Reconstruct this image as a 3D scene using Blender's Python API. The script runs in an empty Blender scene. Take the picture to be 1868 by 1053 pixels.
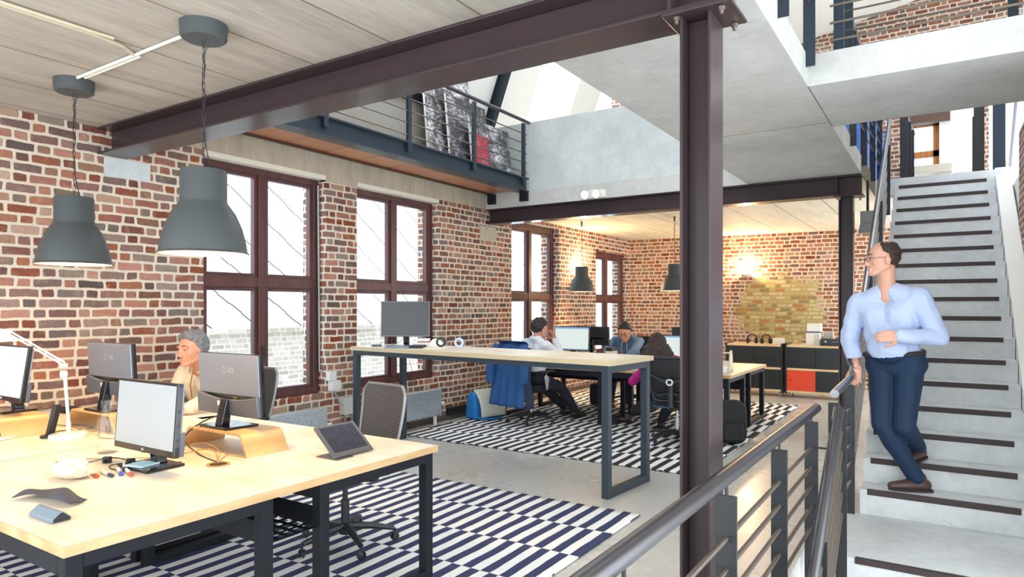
import bpy, bmesh, math, random
from mathutils import Vector, Matrix, noise
random.seed(7)
SC = bpy.context.scene
COL = SC.collection
PI = math.pi

# ------------------------------------------------------------------ camera
cam_d = bpy.data.cameras.new('camera')
cam = bpy.data.objects.new('camera', cam_d)
COL.objects.link(cam)
cam.location = (0, 0, 1.5)
cam.rotation_euler = (PI/2, 0, math.atan(786/1217))
cam_d.sensor_width = 36
cam_d.lens = 1217/1868*36
cam_d.shift_y = 33.5/1868
cam_d.clip_start = 0.05
SC.camera = cam

# ------------------------------------------------------------------ world, exposure
w = bpy.data.worlds.new('sky')
SC.world = w
w.use_nodes = True
bg = w.node_tree.nodes['Background']
bg.inputs[0].default_value = (0.87, 0.94, 1.0, 1)
bg.inputs[1].default_value = 1.55
SC.view_settings.view_transform = 'Standard'
SC.view_settings.look = 'None'
SC.view_settings.gamma = 1.0
SC.view_settings.exposure = 1.9
SC.cycles.max_bounces = 8
SC.cycles.diffuse_bounces = 5
SC.cycles.transparent_max_bounces = 16
SC.cycles.sample_clamp_indirect = 6.0
SC.cycles.caustics_reflective = False
SC.cycles.caustics_refractive = False
SC.cycles.use_denoising = True


# ------------------------------------------------------------------ materials
def lin(c):
    if isinstance(c, str):
        c = [int(c[i:i+2], 16)/255 for i in (0, 2, 4)]
    return tuple((x/12.92 if x <= .04045 else ((x+.055)/1.055)**2.4) for x in c) + (1,)

class NT:
    def __init__(s, name):
        s.m = bpy.data.materials.new(name)
        s.m.use_nodes = True
        s.t = s.m.node_tree
        s.b = s.t.nodes['Principled BSDF']
    def n(s, typ, **kw):
        nd = s.t.nodes.new(typ)
        for k, v in kw.items():
            setattr(nd, k, v)
        return nd
    def l(s, a, b):
        s.t.links.new(a, b)
    def inp(s, sock, v):
        if hasattr(v, 'is_linked'):
            s.l(v, sock)
        else:
            sock.default_value = v
    def math(s, op, a, b=0.0, c=0.0, clamp=False):
        nd = s.n('ShaderNodeMath', operation=op, use_clamp=clamp)
        for i, v in enumerate((a, b, c)):
            s.inp(nd.inputs[i], v)
        return nd.outputs[0]
    def mix(s, f, a, b, typ='MIX'):
        nd = s.n('ShaderNodeMix', data_type='RGBA', blend_type=typ)
        s.inp(nd.inputs[0], f); s.inp(nd.inputs[6], a); s.inp(nd.inputs[7], b)
        return nd.outputs[2]
    def noise(s, scale, detail=3, rough=.6, vec=None, dims='3D'):
        nd = s.n('ShaderNodeTexNoise', noise_dimensions=dims)
        nd.inputs['Scale'].default_value = scale
        nd.inputs['Detail'].default_value = detail
        nd.inputs['Roughness'].default_value = rough
        if vec is not None:
            s.l(vec, nd.inputs['Vector'])
        return nd.outputs[0]
    def coord(s, kind='Object'):
        return s.n('ShaderNodeTexCoord').outputs[kind]
    def scaled(s, vec, sc):
        nd = s.n('ShaderNodeMapping')
        s.l(vec, nd.inputs[0])
        nd.inputs['Scale'].default_value = sc
        return nd.outputs[0]
    def ramp(s, f, stops, interp='LINEAR'):
        nd = s.n('ShaderNodeValToRGB')
        cr = nd.color_ramp
        cr.interpolation = interp
        while len(cr.elements) < len(stops):
            cr.elements.new(0.5)
        for e, (p, c) in zip(cr.elements, stops):
            e.position = p
            e.color = lin(c)
        s.inp(nd.inputs[0], f)
        return nd.outputs[0]
    def bump(s, h, strength=.3, dist=.01):
        nd = s.n('ShaderNodeBump')
        nd.inputs['Strength'].default_value = strength
        nd.inputs['Distance'].default_value = dist
        s.l(h, nd.inputs['Height'])
        s.l(nd.outputs[0], s.b.inputs['Normal'])

MATS = {}
def plain(name, c, rough=.5, metal=0., spec=.5, var=0., vs=8., bump=0., bs=60., coat=0.):
    """a plain surface with a slight procedural variation of colour and relief"""
    if name in MATS:
        return MATS[name]
    k = NT(name)
    k.b.inputs['Roughness'].default_value = rough
    k.b.inputs['Metallic'].default_value = metal
    k.b.inputs['Specular IOR Level'].default_value = spec
    k.b.inputs['Coat Weight'].default_value = coat
    col = lin(c)
    if var:
        f = k.noise(vs, 4, .6, k.coord())
        f = k.math('MULTIPLY_ADD', f, 2*var, 1-var)
        cc = k.n('ShaderNodeVectorMath', operation='SCALE')
        cc.inputs[0].default_value = col[:3]
        k.l(f, cc.inputs['Scale'])
        k.l(cc.outputs[0], k.b.inputs['Base Color'])
    else:
        k.b.inputs['Base Color'].default_value = col
    if bump:
        k.bump(k.noise(bs, 3, .6, k.coord()), bump, .01)
    MATS[name] = k.m
    return k.m

def glow(name, c, strength):
    if name in MATS:
        return MATS[name]
    k = NT(name)
    k.b.inputs['Base Color'].default_value = lin(c)
    k.b.inputs['Emission Color'].default_value = lin(c)
    k.b.inputs['Emission Strength'].default_value = strength
    MATS[name] = k.m
    return k.m

def glass(name, tint='ffffff', refl=.12):
    """thin glass: lets light through, mirrors a little more at a grazing angle"""
    if name in MATS:
        return MATS[name]
    k = NT(name)
    k.t.nodes.remove(k.b)
    tr = k.n('ShaderNodeBsdfTransparent'); tr.inputs[0].default_value = lin(tint)
    gl = k.n('ShaderNodeBsdfGlossy'); gl.inputs['Roughness'].default_value = .02
    lw = k.n('ShaderNodeLayerWeight'); lw.inputs[0].default_value = .35
    mx = k.n('ShaderNodeMixShader')
    f3 = k.math('POWER', lw.outputs['Facing'], 4.0)
    k.l(k.math('MULTIPLY_ADD', f3, refl*4, .03, clamp=True), mx.inputs[0])
    k.l(tr.outputs[0], mx.inputs[1]); k.l(gl.outputs[0], mx.inputs[2])
    k.l(mx.outputs[0], k.t.nodes['Material Output'].inputs[0])
    MATS[name] = k.m
    return k.m

def brick_material(name, palette, mortar='d6cabc', olive=None, course=.075, pale=False, stretch=.20, head=.10, joint=.027):
    k = NT(name)
    pos = k.n('ShaderNodeNewGeometry').outputs['Position']
    # a little waviness so that courses are not ruler-straight
    wob = k.n('ShaderNodeTexNoise'); wob.inputs['Scale'].default_value = 5.0; wob.inputs['Detail'].default_value = 4
    k.l(pos, wob.inputs['Vector'])
    wv = k.n('ShaderNodeVectorMath', operation='MULTIPLY_ADD')
    k.l(wob.outputs['Color'], wv.inputs[0]); wv.inputs[1].default_value = (.026, .026, .026)
    k.l(pos, wv.inputs[2])
    sp = k.n('ShaderNodeSeparateXYZ'); k.l(wv.outputs[0], sp.inputs[0])
    u = k.math('ADD', sp.outputs[0], sp.outputs[1])
    v = k.math('DIVIDE', sp.outputs[2], course)
    row = k.math('FLOOR', v)
    fv = k.math('FRACT', v)
    wn = k.n('ShaderNodeTexWhiteNoise', noise_dimensions='1D'); k.l(row, wn.inputs['W'])
    per = stretch + head
    uu = k.math('DIVIDE', u, per)
    half = k.math('MULTIPLY', k.math('MODULO', row, 2.0), .5)
    uu = k.math('ADD', uu, k.math('MULTIPLY_ADD', wn.outputs[0], .35, half))
    cell = k.math('FLOOR', uu)
    fu = k.math('FRACT', uu)
    cut = stretch/per
    ish = k.math('GREATER_THAN', fu, cut)
    d1 = k.math('MINIMUM', fu, k.math('ABSOLUTE', k.math('SUBTRACT', fu, cut)))
    d1 = k.math('MINIMUM', d1, k.math('SUBTRACT', 1.0, fu))
    du = k.math('MULTIPLY', d1, per)
    dv = k.math('MULTIPLY', k.math('MINIMUM', fv, k.math('SUBTRACT', 1.0, fv)), course)
    # rounded corners: smooth minimum of both distances
    d = k.math('SMOOTH_MIN', du, dv, .018)
    rough_edge = k.noise(70, 3, .7, pos)
    d = k.math('ADD', d, k.math('MULTIPLY_ADD', rough_edge, .012, -.006))
    mr = k.n('ShaderNodeMapRange', interpolation_type='SMOOTHSTEP')
    k.l(d, mr.inputs[0]); mr.inputs[1].default_value = joint*.28; mr.inputs[2].default_value = joint*.28+.006
    mask = mr.outputs[0]
    idv = k.n('ShaderNodeCombineXYZ')
    k.l(k.math('MULTIPLY_ADD', cell, 2.0, ish), idv.inputs[0]); k.l(row, idv.inputs[1])
    rnd = k.n('ShaderNodeTexWhiteNoise', noise_dimensions='2D'); k.l(idv.outputs[0], rnd.inputs['Vector'])
    n = len(palette)
    col = k.ramp(rnd.outputs[0], [(i/n, c) for i, c in enumerate(palette)], 'CONSTANT')
    rn2 = k.n('ShaderNodeTexWhiteNoise', noise_dimensions='2D')
    k.l(k.scaled(idv.outputs[0], (1.7, 2.3, 1)), rn2.inputs['Vector'])
    hs = k.n('ShaderNodeHueSaturation'); k.l(k.math('MULTIPLY_ADD', rn2.outputs[0], .55, .60), hs.inputs['Value']); k.l(k.math('MULTIPLY_ADD', rn2.outputs[0], -.35, 1.12), hs.inputs['Saturation']); k.l(col, hs.inputs['Color']); col = hs.outputs[0]
    pure = col
    # mottling inside a brick
    mott = k.noise(28, 5, .7, pos)
    col = k.mix(k.math('MULTIPLY_ADD', mott, 1.5, -.55, clamp=True), col, k.mix(.5, col, lin('4a3630')))
    mott2 = k.noise(11, 4, .7, pos)
    col = k.mix(k.math('MULTIPLY_ADD', mott2, 2.2, -1.15, clamp=True), col, k.mix(.6, col, lin('cbb08c')))
    if pale: col = k.mix(.5, pure, lin(palette[0]))
    mcol = k.mix(k.noise(9, 4, .6, pos), lin(mortar), lin(mortar if pale else 'c6b8a3'))
    if olive:
        (cx, cy, cz, rx, ry, rz) = olive
        mp = k.n('ShaderNodeVectorMath', operation='SUBTRACT'); k.l(wv.outputs[0], mp.inputs[0]); mp.inputs[1].default_value = (cx, cy, cz)
        dv2 = k.n('ShaderNodeVectorMath', operation='DIVIDE'); k.l(mp.outputs[0], dv2.inputs[0]); dv2.inputs[1].default_value = (rx, ry, rz)
        ln = k.n('ShaderNodeVectorMath', operation='LENGTH'); k.l(dv2.outputs[0], ln.inputs[0])
        e = k.math('ADD', ln.outputs['Value'], k.math('MULTIPLY_ADD', k.noise(3.2, 3, .6, pos), 1.1, -.55))
        pm = k.math('MULTIPLY_ADD', e, -5.0, 5.0, clamp=True)
        ocol = k.ramp(rnd.outputs[0], [(0, 'b09c6c'), (.3, 'c0ae84'), (.55, '8f7a58'), (.7, 'a9764e'), (.85, 'b7a67a')], 'CONSTANT')
        col = k.mix(pm, col, ocol)
        mcol = k.mix(pm, mcol, lin('a8945f'))
    k.l(k.mix(mask, mcol, col), k.b.inputs['Base Color'])
    k.b.inputs['Roughness'].default_value = .85
    k.b.inputs['Specular IOR Level'].default_value = .1
    hgt = k.math('ADD', k.math('MULTIPLY', mask, .7), k.math('MULTIPLY', mott, .35))
    k.bump(hgt, .75, .012)
    return k.m

RED = ['94594a', '9f6450', '83554b', 'ab6e54', '7a625d', '90746a', '9a5d4b', '6d605d', 'ae8a72', 'a36a57', '7f5a52', '946b5a', 'a86d52', '877568', '8c5d52', '7b5a54']
M_BRICK = brick_material('old_red_brick', RED)
M_BRICK_BACK = brick_material('patched_red_brick', ['a5614a', 'b26f52', '95604f', 'b97a58', '8a6a60', 'a06b58', '9c5a44', 'ab8066'], mortar='e0cfb4', olive=(-2.6, 13.5, 1.45, .85, 4, .78))

def concrete(name, c1, c2, grain=None, rough=.6, spots=True, joint_x=None):
    k = NT(name)
    co = k.coord()
    v = k.scaled(co, grain) if grain else co
    f = k.noise(2.2, 6, .65, v)
    f2 = k.noise(14, 5, .7, v)
    f = k.math('ADD', k.math('MULTIPLY', f, .6), k.math('MULTIPLY', f2, .4))
    col = k.ramp(f, [(.3, c1), (.68, c2)])
    if spots:
        s = k.noise(26, 2, .5, co)
        col = k.mix(k.math('MULTIPLY_ADD', s, 12.0, -8.9, clamp=True), col, k.mix(.55, col, lin('6b6258')))
        s2 = k.noise(5.5, 3, .6, co)
        col = k.mix(k.math('MULTIPLY_ADD', s2, 9.0, -6.3, clamp=True), col, k.mix(.35, col, lin('b98f58')))
    if joint_x:
        x0, px = joint_x
        sp = k.n('ShaderNodeSeparateXYZ'); k.l(co, sp.inputs[0])
        fr = k.math('FRACT', k.math('DIVIDE', k.math('SUBTRACT', sp.outputs[0], x0-.006), px))
        ln_ = k.math('LESS_THAN', fr, .012/px)
        col = k.mix(ln_, col, lin('6f6250'))
    k.l(col, k.b.inputs['Base Color'])
    k.b.inputs['Roughness'].default_value = rough
    k.bump(f2, .12, .01)
    return k.m

M_PLANK = concrete('board_marked_concrete', '8e887e', 'b9b4aa', (3.2, .35, 3), .75, True, (-3.05, .594))
M_SLAB = concrete('fair_faced_concrete', 'a5a5a1', 'c5c6c4', None, .6)
M_REAR = concrete('rear_ceiling_concrete', 'c2b9a2', 'ded7c4', (3, .4, 3), .75, True, (-4.38, .61))
M_GREYC = concrete('smooth_blue_grey_concrete', 'aab0b2', 'c9cfd0', None, .55)
M_STAIR = concrete('stair_concrete', 'b9bdbe', 'dcdfe0', None, .7)
M_LINTEL = concrete('lintel_concrete', '9b8f7c', 'c0b7a6', (1, 3, .5), .8)
M_PLASTER = plain('white_plaster', 'eceae4', .75, var=.03)
M_KNEE = plain('grey_render', '9d9b94', .8, var=.08, vs=3)

def floor_material():
    k = NT('polished_concrete')
    co = k.coord()
    f = k.noise(1.3, 6, .62, co)
    f2 = k.noise(9, 5, .65, co)
    col = k.ramp(k.math('ADD', k.math('MULTIPLY', f, .7), k.math('MULTIPLY', f2, .3)), [(.3, 'bab8b3'), (.5, 'c0beb9'), (.7, 'c6c4bf')])
    k.l(col, k.b.inputs['Base Color'])
    k.l(k.math('MULTIPLY_ADD', f, .2, .18), k.b.inputs['Roughness'])
    k.b.inputs['Specular IOR Level'].default_value = .55
    return k.m
M_FLOOR = floor_material()

def steel(name, c, rough=.45, metal=.35, var=.18):
    k = NT(name)
    co = k.coord()
    f = k.noise(3, 6, .7, co)
    f2 = k.noise(40, 4, .6, k.scaled(co, (.2, .2, 1)))
    g = k.math('ADD', k.math('MULTIPLY', f, .7), k.math('MULTIPLY', f2, .3))
    base = lin(c)
    k.l(k.mix(g, tuple(x*(1-var) for x in base[:3])+(1,), tuple(min(1, x*(1+var*1.6)) for x in base[:3])+(1,)), k.b.inputs['Base Color'])
    k.l(k.math('MULTIPLY_ADD', g, var*1.4, rough-var*.7), k.b.inputs['Roughness'])
    k.b.inputs['Metallic'].default_value = metal
    return k.m
M_BEAM = steel('brown_raw_steel', '3a2e30', .5, 0.)
M_CHAN = steel('blue_grey_steel', '2c3640', .45, .1)
for _m in (M_BEAM, M_CHAN):   # oiled mill scale: dark face-on, glossy at a grazing angle
    _b = _m.node_tree.nodes['Principled BSDF']; _b.inputs['Specular IOR Level'].default_value = .12
    _b.inputs['Coat Weight'].default_value = .9; _b.inputs['Coat Roughness'].default_value = .22; _b.inputs['Coat IOR'].default_value = 1.22
M_RAIL = steel('dark_railing_steel', '27282b', .5, .15)
M_TUBE = steel('burnished_tube_steel', '5b595d', .30, .75, .05)
M_POLISH = steel('polished_tube_steel', 'a3a1a3', .28, .85, .05)
M_BAR = steel('brown_bar_steel', '6a6057', .4, .55)
M_NOSE = steel('rusty_nosing_steel', '3a2e2e', .6, .15, .4)
M_BLACK = plain('black_powder_coat', '191c21', .5, 0., .2, var=.05)
M_SLATE = plain('slate_grey_powder_coat', '333e47', .45, 0., .3, var=.05)

def wood(name, c1, c2, c3, grain=(1.2, 14, 14), rough=.42):
    k = NT(name)
    co = k.coord()
    v = k.scaled(co, grain)
    dis = k.noise(1.0, 3, .5, v)
    f = k.noise(2.2, 6, .6, v)
    wv = k.n('ShaderNodeTexWave'); k.l(v, wv.inputs[0]); wv.inputs['Scale'].default_value = .5
    wv.inputs['Distortion'].default_value = 6; wv.inputs['Detail'].default_value = 3
    g = k.math('ADD', k.math('MULTIPLY', f, .7), k.math('MULTIPLY', wv.outputs['Fac'], .3))
    k.l(k.ramp(g, [(.25, c1), (.5, c2), (.75, c3)]), k.b.inputs['Base Color'])
    k.b.inputs['Roughness'].default_value = rough
    k.b.inputs['Specular IOR Level'].default_value = .4
    return k.m
M_ASH = wood('pale_ash_wood', 'd6c5ad', 'e0d2bf', 'e9dece', (14, 1.0, 14))
M_ASHX = wood('pale_ash_wood_crosswise', 'd6c7b0', 'e1d4c1', 'e9dfd0', (1.0, 14, 14))
M_EDGE = wood('solid_oak_edge', 'b08c5f', 'c09d70', 'cdae84', (3, 3, 14))
M_PLY = wood('honey_plywood', 'c2935c', 'cfa570', 'd9b688', (14, 1.2, 1.2), .45)
M_FRAMEW = wood('mahogany_window_wood', '492d2d', '583634', '66403d', (8, 8, 1), .4)
M_ORANGEW = wood('orange_window_wood', 'a8642c', 'b87338', 'c48346', (8, 8, 1), .45)
M_DECK = wood('red_brown_deck_wood', '8f4f2c', 'a8653c', 'bc7d52', (1.2, 9, 9), .35)

def deck_material():
    k = NT('deck_boards')
    co = k.coord()
    sp = k.n('ShaderNodeSeparateXYZ'); k.l(co, sp.inputs[0])
    y = k.math('DIVIDE', sp.outputs[1], .48)
    rnd = k.n('ShaderNodeTexWhiteNoise', noise_dimensions='1D'); k.l(k.math('FLOOR', y), rnd.inputs['W'])
    base = k.ramp(rnd.outputs[0], [(0, 'b06a3e'), (.35, 'bf8560'), (.7, 'a45c33')])
    g = k.noise(3, 5, .6, k.scaled(co, (1, 9, 9)))
    col = k.mix(g, base, k.mix(.5, base, lin('d8b294')))
    col = k.mix(k.math('LESS_THAN', k.math('FRACT', y), .03), col, lin('2e2018'))
    k.l(col, k.b.inputs['Base Color'])
    k.b.inputs['Roughness'].default_value = .32
    return k.m
M_DECKB = deck_material()

# ------------------------------------------------------------------ mesh builder
def world_of(o):
    m = o.matrix_basis.copy()
    if o.parent:
        m = world_of(o.parent) @ m
    return m

class MB:
    def __init__(s):
        s.v = []; s.f = []
    def _add(s, vs, fs, M=None):
        o = len(s.v)
        s.v += [tuple(M @ Vector(p)) if M is not None else tuple(p) for p in vs]
        s.f += [tuple(i+o for i in f) for f in fs]
        return s
    def box(s, x0, x1, y0, y1, z0, z1, M=None):
        if x0 > x1: x0, x1 = x1, x0
        if y0 > y1: y0, y1 = y1, y0
        if z0 > z1: z0, z1 = z1, z0
        vs = [(x0,y0,z0),(x1,y0,z0),(x1,y1,z0),(x0,y1,z0),(x0,y0,z1),(x1,y0,z1),(x1,y1,z1),(x0,y1,z1)]
        fs = [(0,3,2,1),(4,5,6,7),(0,1,5,4),(1,2,6,5),(2,3,7,6),(3,0,4,7)]
        return s._add(vs, fs, M)
    def prism(s, poly, a0, a1, axis='z', M=None):
        """polygon extruded along an axis; poly in the two other axes (x: yz, y: xz, z: xy)"""
        n = len(poly)
        def p3(p, a):
            return {'x': (a, p[0], p[1]), 'y': (p[0], a, p[1]), 'z': (p[0], p[1], a)}[axis]
        vs = [p3(p, a0) for p in poly] + [p3(p, a1) for p in poly]
        fs = [tuple(range(n))[::-1], tuple(range(n, 2*n))] + [(i, (i+1) % n, n+(i+1) % n, n+i) for i in range(n)]
        return s._add(vs, fs, M)
    def tube(s, pts, r, n=8, M=None, caps=True):
        pts = [Vector(p) for p in pts]
        rs = r if isinstance(r, (list, tuple)) else [r]*len(pts)
        vs, fs = [], []
        prev = None
        for i, p in enumerate(pts):
            a = pts[max(i-1, 0)]; b = pts[min(i+1, len(pts)-1)]
            if 0 < i < len(pts)-1:
                t = ((p-a).normalized() + (b-p).normalized())
                t = t.normalized() if t.length > 1e-6 else (b-p).normalized()
            else:
                t = (b-a).normalized()
            if prev is None:
                up = Vector((0, 0, 1)) if abs(t.z) < .9 else Vector((1, 0, 0))
                sx = t.cross(up).normalized()
            else:
                sx = (prev - t*prev.dot(t))
                sx = sx.normalized() if sx.length > 1e-6 else t.orthogonal().normalized()
            prev = sx
            sy = t.cross(sx)
            for j in range(n):
                an = 2*PI*j/n
                vs.append(p + (sx*math.cos(an) + sy*math.sin(an))*rs[i])
        for i in range(len(pts)-1):
            for j in range(n):
                fs.append((i*n+j, i*n+(j+1) % n, (i+1)*n+(j+1) % n, (i+1)*n+j))
        if caps:
            fs.append(tuple(range(n))[::-1])
            fs.append(tuple(range((len(pts)-1)*n, len(pts)*n)))
        return s._add(vs, fs, M)
    def lathe(s, prof, c=(0, 0, 0), n=24, M=None, close=False):
        """profile of (radius, z) turned about the vertical through c"""
        vs, fs = [], []
        k = len(prof)
        for r, z in prof:
            for j in range(n):
                an = 2*PI*j/n
                vs.append((c[0]+max(r, 1e-4)*math.cos(an), c[1]+max(r, 1e-4)*math.sin(an), c[2]+z))
        for i in range(k-1 if not close else k):
            i2 = (i+1) % k
            for j in range(n):
                fs.append((i*n+j, i*n+(j+1) % n, i2*n+(j+1) % n, i2*n+j))
        if not close:
            fs.append(tuple(range(n))[::-1]); fs.append(tuple(range((k-1)*n, k*n)))
        return s._add(vs, fs, M)
    def ball(s, c, r, n=12, m=8, M=None):
        if not isinstance(r, (list, tuple)): r = (r, r, r)
        vs, fs = [], []
        for i in range(m+1):
            a = PI*i/m
            for j in range(n):
                b = 2*PI*j/n
                q = max(math.sin(a), 1e-3)
                vs.append((c[0]+r[0]*q*math.cos(b), c[1]+r[1]*q*math.sin(b), c[2]-r[2]*math.cos(a)))
        for i in range(m):
            for j in range(n):
                fs.append((i*n+j, i*n+(j+1) % n, (i+1)*n+(j+1) % n, (i+1)*n+j))
        fs.append(tuple(range(n))[::-1]); fs.append(tuple(range(m*n, (m+1)*n)))
        return s._add(vs, fs, M)
    def capsule(s, a, b, ra, rb, n=12):
        """tapered limb with round ends"""
        a, b = Vector(a), Vector(b)
        t = (b-a)
        L = max(t.length, 1e-5); t = t/L
        pts, rs = [], []
        for k in range(5):
            an = PI/2*(1-k/4); pts.append(a - t*ra*math.sin(an)); rs.append(max(ra*math.cos(an), 1e-3))
        for k in range(5):
            an = PI/2*k/4; pts.append(b + t*rb*math.sin(an)); rs.append(max(rb*math.cos(an), 1e-3))
        return s.tube(pts, rs, n)
    def grid(s, fn, nu, nv, thick=None):
        """open sheet from fn(u, v); a solidify modifier gives it thickness"""
        vs = [fn(i/nu, j/nv) for j in range(nv+1) for i in range(nu+1)]
        fs = [(j*(nu+1)+i, j*(nu+1)+i+1, (j+1)*(nu+1)+i+1, (j+1)*(nu+1)+i) for j in range(nv) for i in range(nu)]
        return s._add(vs, fs)
    def build(s, name, mat, parent=None, world=False, smooth=True, bevel=0., solid=0., angle=35, seg=2, subsurf=0):
        me = bpy.data.meshes.new(name)
        vs = s.v
        if parent is not None and world:
            inv = world_of(parent).inverted()
            vs = [tuple(inv @ Vector(p)) for p in vs]
        me.from_pydata(vs, [], s.f)
        me.validate()
        bm = bmesh.new(); bm.from_mesh(me)
        bmesh.ops.recalc_face_normals(bm, faces=bm.faces)
        bm.to_mesh(me); bm.free()
        me.materials.append(mat)
        if smooth:
            me.polygons.foreach_set('use_smooth', [True]*len(me.polygons))
            me.set_sharp_from_angle(angle=math.radians(angle))
        o = bpy.data.objects.new(name, me)
        COL.objects.link(o)
        if parent is not None:
            o.parent = parent
        if solid:
            md = o.modifiers.new('thickness', 'SOLIDIFY'); md.thickness = solid; md.offset = 0
        if subsurf:
            md = o.modifiers.new('smooth', 'SUBSURF'); md.levels = subsurf; md.render_levels = subsurf
        if bevel:
            md = o.modifiers.new('edge', 'BEVEL'); md.width = bevel; md.segments = seg; md.limit_method = 'ANGLE'
        return o

def tag(o, label=None, cat=None, group=None, kind=None):
    if label: o['label'] = label
    if cat: o['category'] = cat
    if group: o['group'] = group
    if kind: o['kind'] = kind
    return o
def thing(name, label, cat, loc=(0, 0, 0), rz=0., group=None, kind=None):
    o = bpy.data.objects.new(name, None)
    o.empty_display_size = .1
    COL.objects.link(o)
    o.location = loc; o.rotation_euler = (0, 0, rz)
    return tag(o, label, cat, group, kind)
def dup(root, loc, rz, label, group=None):
    r = root.copy(); COL.objects.link(r); r.location = loc; r.rotation_euler = (0, 0, rz)
    r['label'] = label
    if group: r['group'] = group
    for ch in list(root.children):
        c = ch.copy(); COL.objects.link(c); c.parent = r
        for g in list(ch.children):
            d = g.copy(); COL.objects.link(d); d.parent = c
    return r
# ------------------------------------------------------------------ the building
XW = -5.53          # inner face of the window wall
def struct(name, mb, mat, label=None, cat=None, **kw):
    o = mb.build(name, mat, smooth=False, **kw)
    o['kind'] = 'structure'
    if label: tag(o, label, cat)
    return o

# floors
b = MB(); b.box(-6.0, -.72, -1.6, 14.4, -.22, 0)
struct('floor', b, M_FLOOR, 'pale polished concrete office floor', 'floor')
b = MB(); b.box(-.72, .62, 9.55, 14.4, -.22, 0); b.box(-.72, -.51, 5.45, 9.55, -.22, 0)
struct('floor_beside_stairs', b, M_FLOOR, 'strip of polished concrete floor beside the stair flight', 'floor')

# window wall with four openings
OPEN = [(3.50, 4.90, .57, 2.90), (5.35, 6.80, .57, 2.90), (8.55, 10.05, .57, 2.84), (11.50, 13.02, .57, 2.57)]
b = MB()
xa, xb = XW-.36, XW
y0 = -1.6
for (a, e, z0, z1) in OPEN:
    b.box(xa, xb, y0, a, 0, 2.9)
    b.box(xa, xb, a, e, 0, z0)
    if z1 < 2.9: b.box(xa, xb, a, e, z1, 2.9)
    y0 = e
b.box(xa, xb, y0, 14.4, 0, 2.9)
b.box(xa, xb, 7.87, 14.4, 2.9, 3.3)
b.box(xa, xb, -1.6, 2.84, 2.9, 3.3)
struct('wall_left', b, M_BRICK, 'old red brick wall with four tall windows', 'wall')
b = MB(); b.box(xa, XW+.012, 2.84, 7.85, 2.9, 3.14); b.box(XW-.1, XW+.012, 4.90, 5.35, 2.84, 2.9)
struct('trim_1', b, M_LINTEL, 'rough concrete lintel running above the two nearest windows', 'lintel')
b = MB(); b.box(xa, XW-.02, 2.84, 7.87, 3.14, 4.06)
struct('wall_left_knee', b, M_KNEE, 'low grey rendered wall behind the raised walkway', 'wall')
b = MB(); b.box(XW-.2, XW+.06, 2.84, 7.87, 4.06, 4.16)
struct('trim_2', b, M_BLACK, 'dark ledge on top of the low wall behind the walkway', 'ledge')
b = MB(); b.box(XW-.1, XW+.01, 2.66, 3.02, 2.53, 2.68)
struct('trim_3', b, M_GREYC, 'blue-grey concrete padstone under the near end of the front beam', 'padstone')
b = MB(); b.box(XW-.1, XW+.01, 7.72, 8.12, 2.46, 2.66)
struct('trim_4', b, M_LINTEL, 'tan concrete padstone under the rear beam at the wall', 'padstone')

# rear wall, slightly skew to the rest
b = MB()
b.prism([(-5.9, 13.12), (1.2, 13.80), (1.2, 14.2), (-5.9, 13.5)], 0, 2.9)
struct('wall_back', b, M_BRICK_BACK, 'red brick rear wall with a yellowish patched area', 'wall')

# slabs overhead
b = MB(); b.box(-5.9, -.72, -1.6, 2.84, 2.9, 3.08)
struct('ceiling', b, M_PLANK, 'board-marked concrete plank ceiling above the near desks', 'ceiling')
b = MB(); b.box(-1.87, -.72, 2.84, 7.87, 2.9, 3.09)
struct('ceiling_slab', b, M_SLAB, 'wide fair-faced concrete slab beside the open void', 'ceiling')
b = MB(); b.box(-5.9, -.72, 7.87, 14.4, 2.9, 3.1)
struct('ceiling_rear', b, M_REAR, 'low concrete plank ceiling above the rear desks', 'ceiling')
b = MB(); b.box(-5.53, -.72, 7.855, 7.87, 2.9, 3.1)
struct('trim_5', b, M_SLAB, 'pale concrete slab edge above the rear beam', 'slab edge')
b = MB(); b.box(-.72, 2.2, 4.58, 5.70, 2.9, 3.1)
struct('ceiling_bridge', b, M_SLAB, 'concrete bridge slab crossing above the stair flight', 'slab')
b = MB(); b.box(-.72, .85, 9.57, 14.4, 2.9, 3.1)
struct('floor_upper', b, M_STAIR, 'upper concrete landing where the stair flight arrives', 'landing')
b = MB(); b.box(-5.53, -1.80, 7.90, 8.08, 3.1, 4.06)
struct('wall_parapet', b, M_GREYC, 'smooth blue-grey concrete parapet at the far end of the void', 'parapet')

# side wall of the stairs
b = MB(); b.box(.66, 1.0, 4.4, 8.62, 1.22, 3.3)
struct('wall_right', b, M_BRICK, 'weathered pale brick wall beside the stair flight', 'wall')
b = MB(); b.box(.68, 1.0, 4.4, 8.62, -.2, 1.22); b.box(.51, 1.0, 10.0, 10.2, 0, 2.9); b.box(.68, .8, 8.62, 10.0, 0, 2.9)
struct('wall_right_plaster', b, M_PLASTER, 'white plaster wall low beside the stair flight', 'wall')

# upper rear wall: brick, plaster, a timber window
b = MB(); b.box(-6.0, -.50, 13.2, 13.5, 3.1, 8.0); b.box(.42, .62, 13.19, 13.5, 3.1, 8.0); b.box(-.50, 2.5, 13.2, 13.5, 5.1, 8.0)
struct('wall_back_upper', b, M_BRICK, 'brick gable wall of the upper floor', 'wall')
b = MB(); b.box(-.05, .42, 13.1, 13.5, 3.1, 5.1); b.box(.62, 2.5, 13.2, 13.5, 3.1, 5.1); b.box(-.50, -.05, 13.2, 13.5, 3.1, 3.3)
struct('wall_back_upper_plaster', b, M_PLASTER, 'white plastered stretch of wall at the head of the stairs', 'wall')

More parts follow.
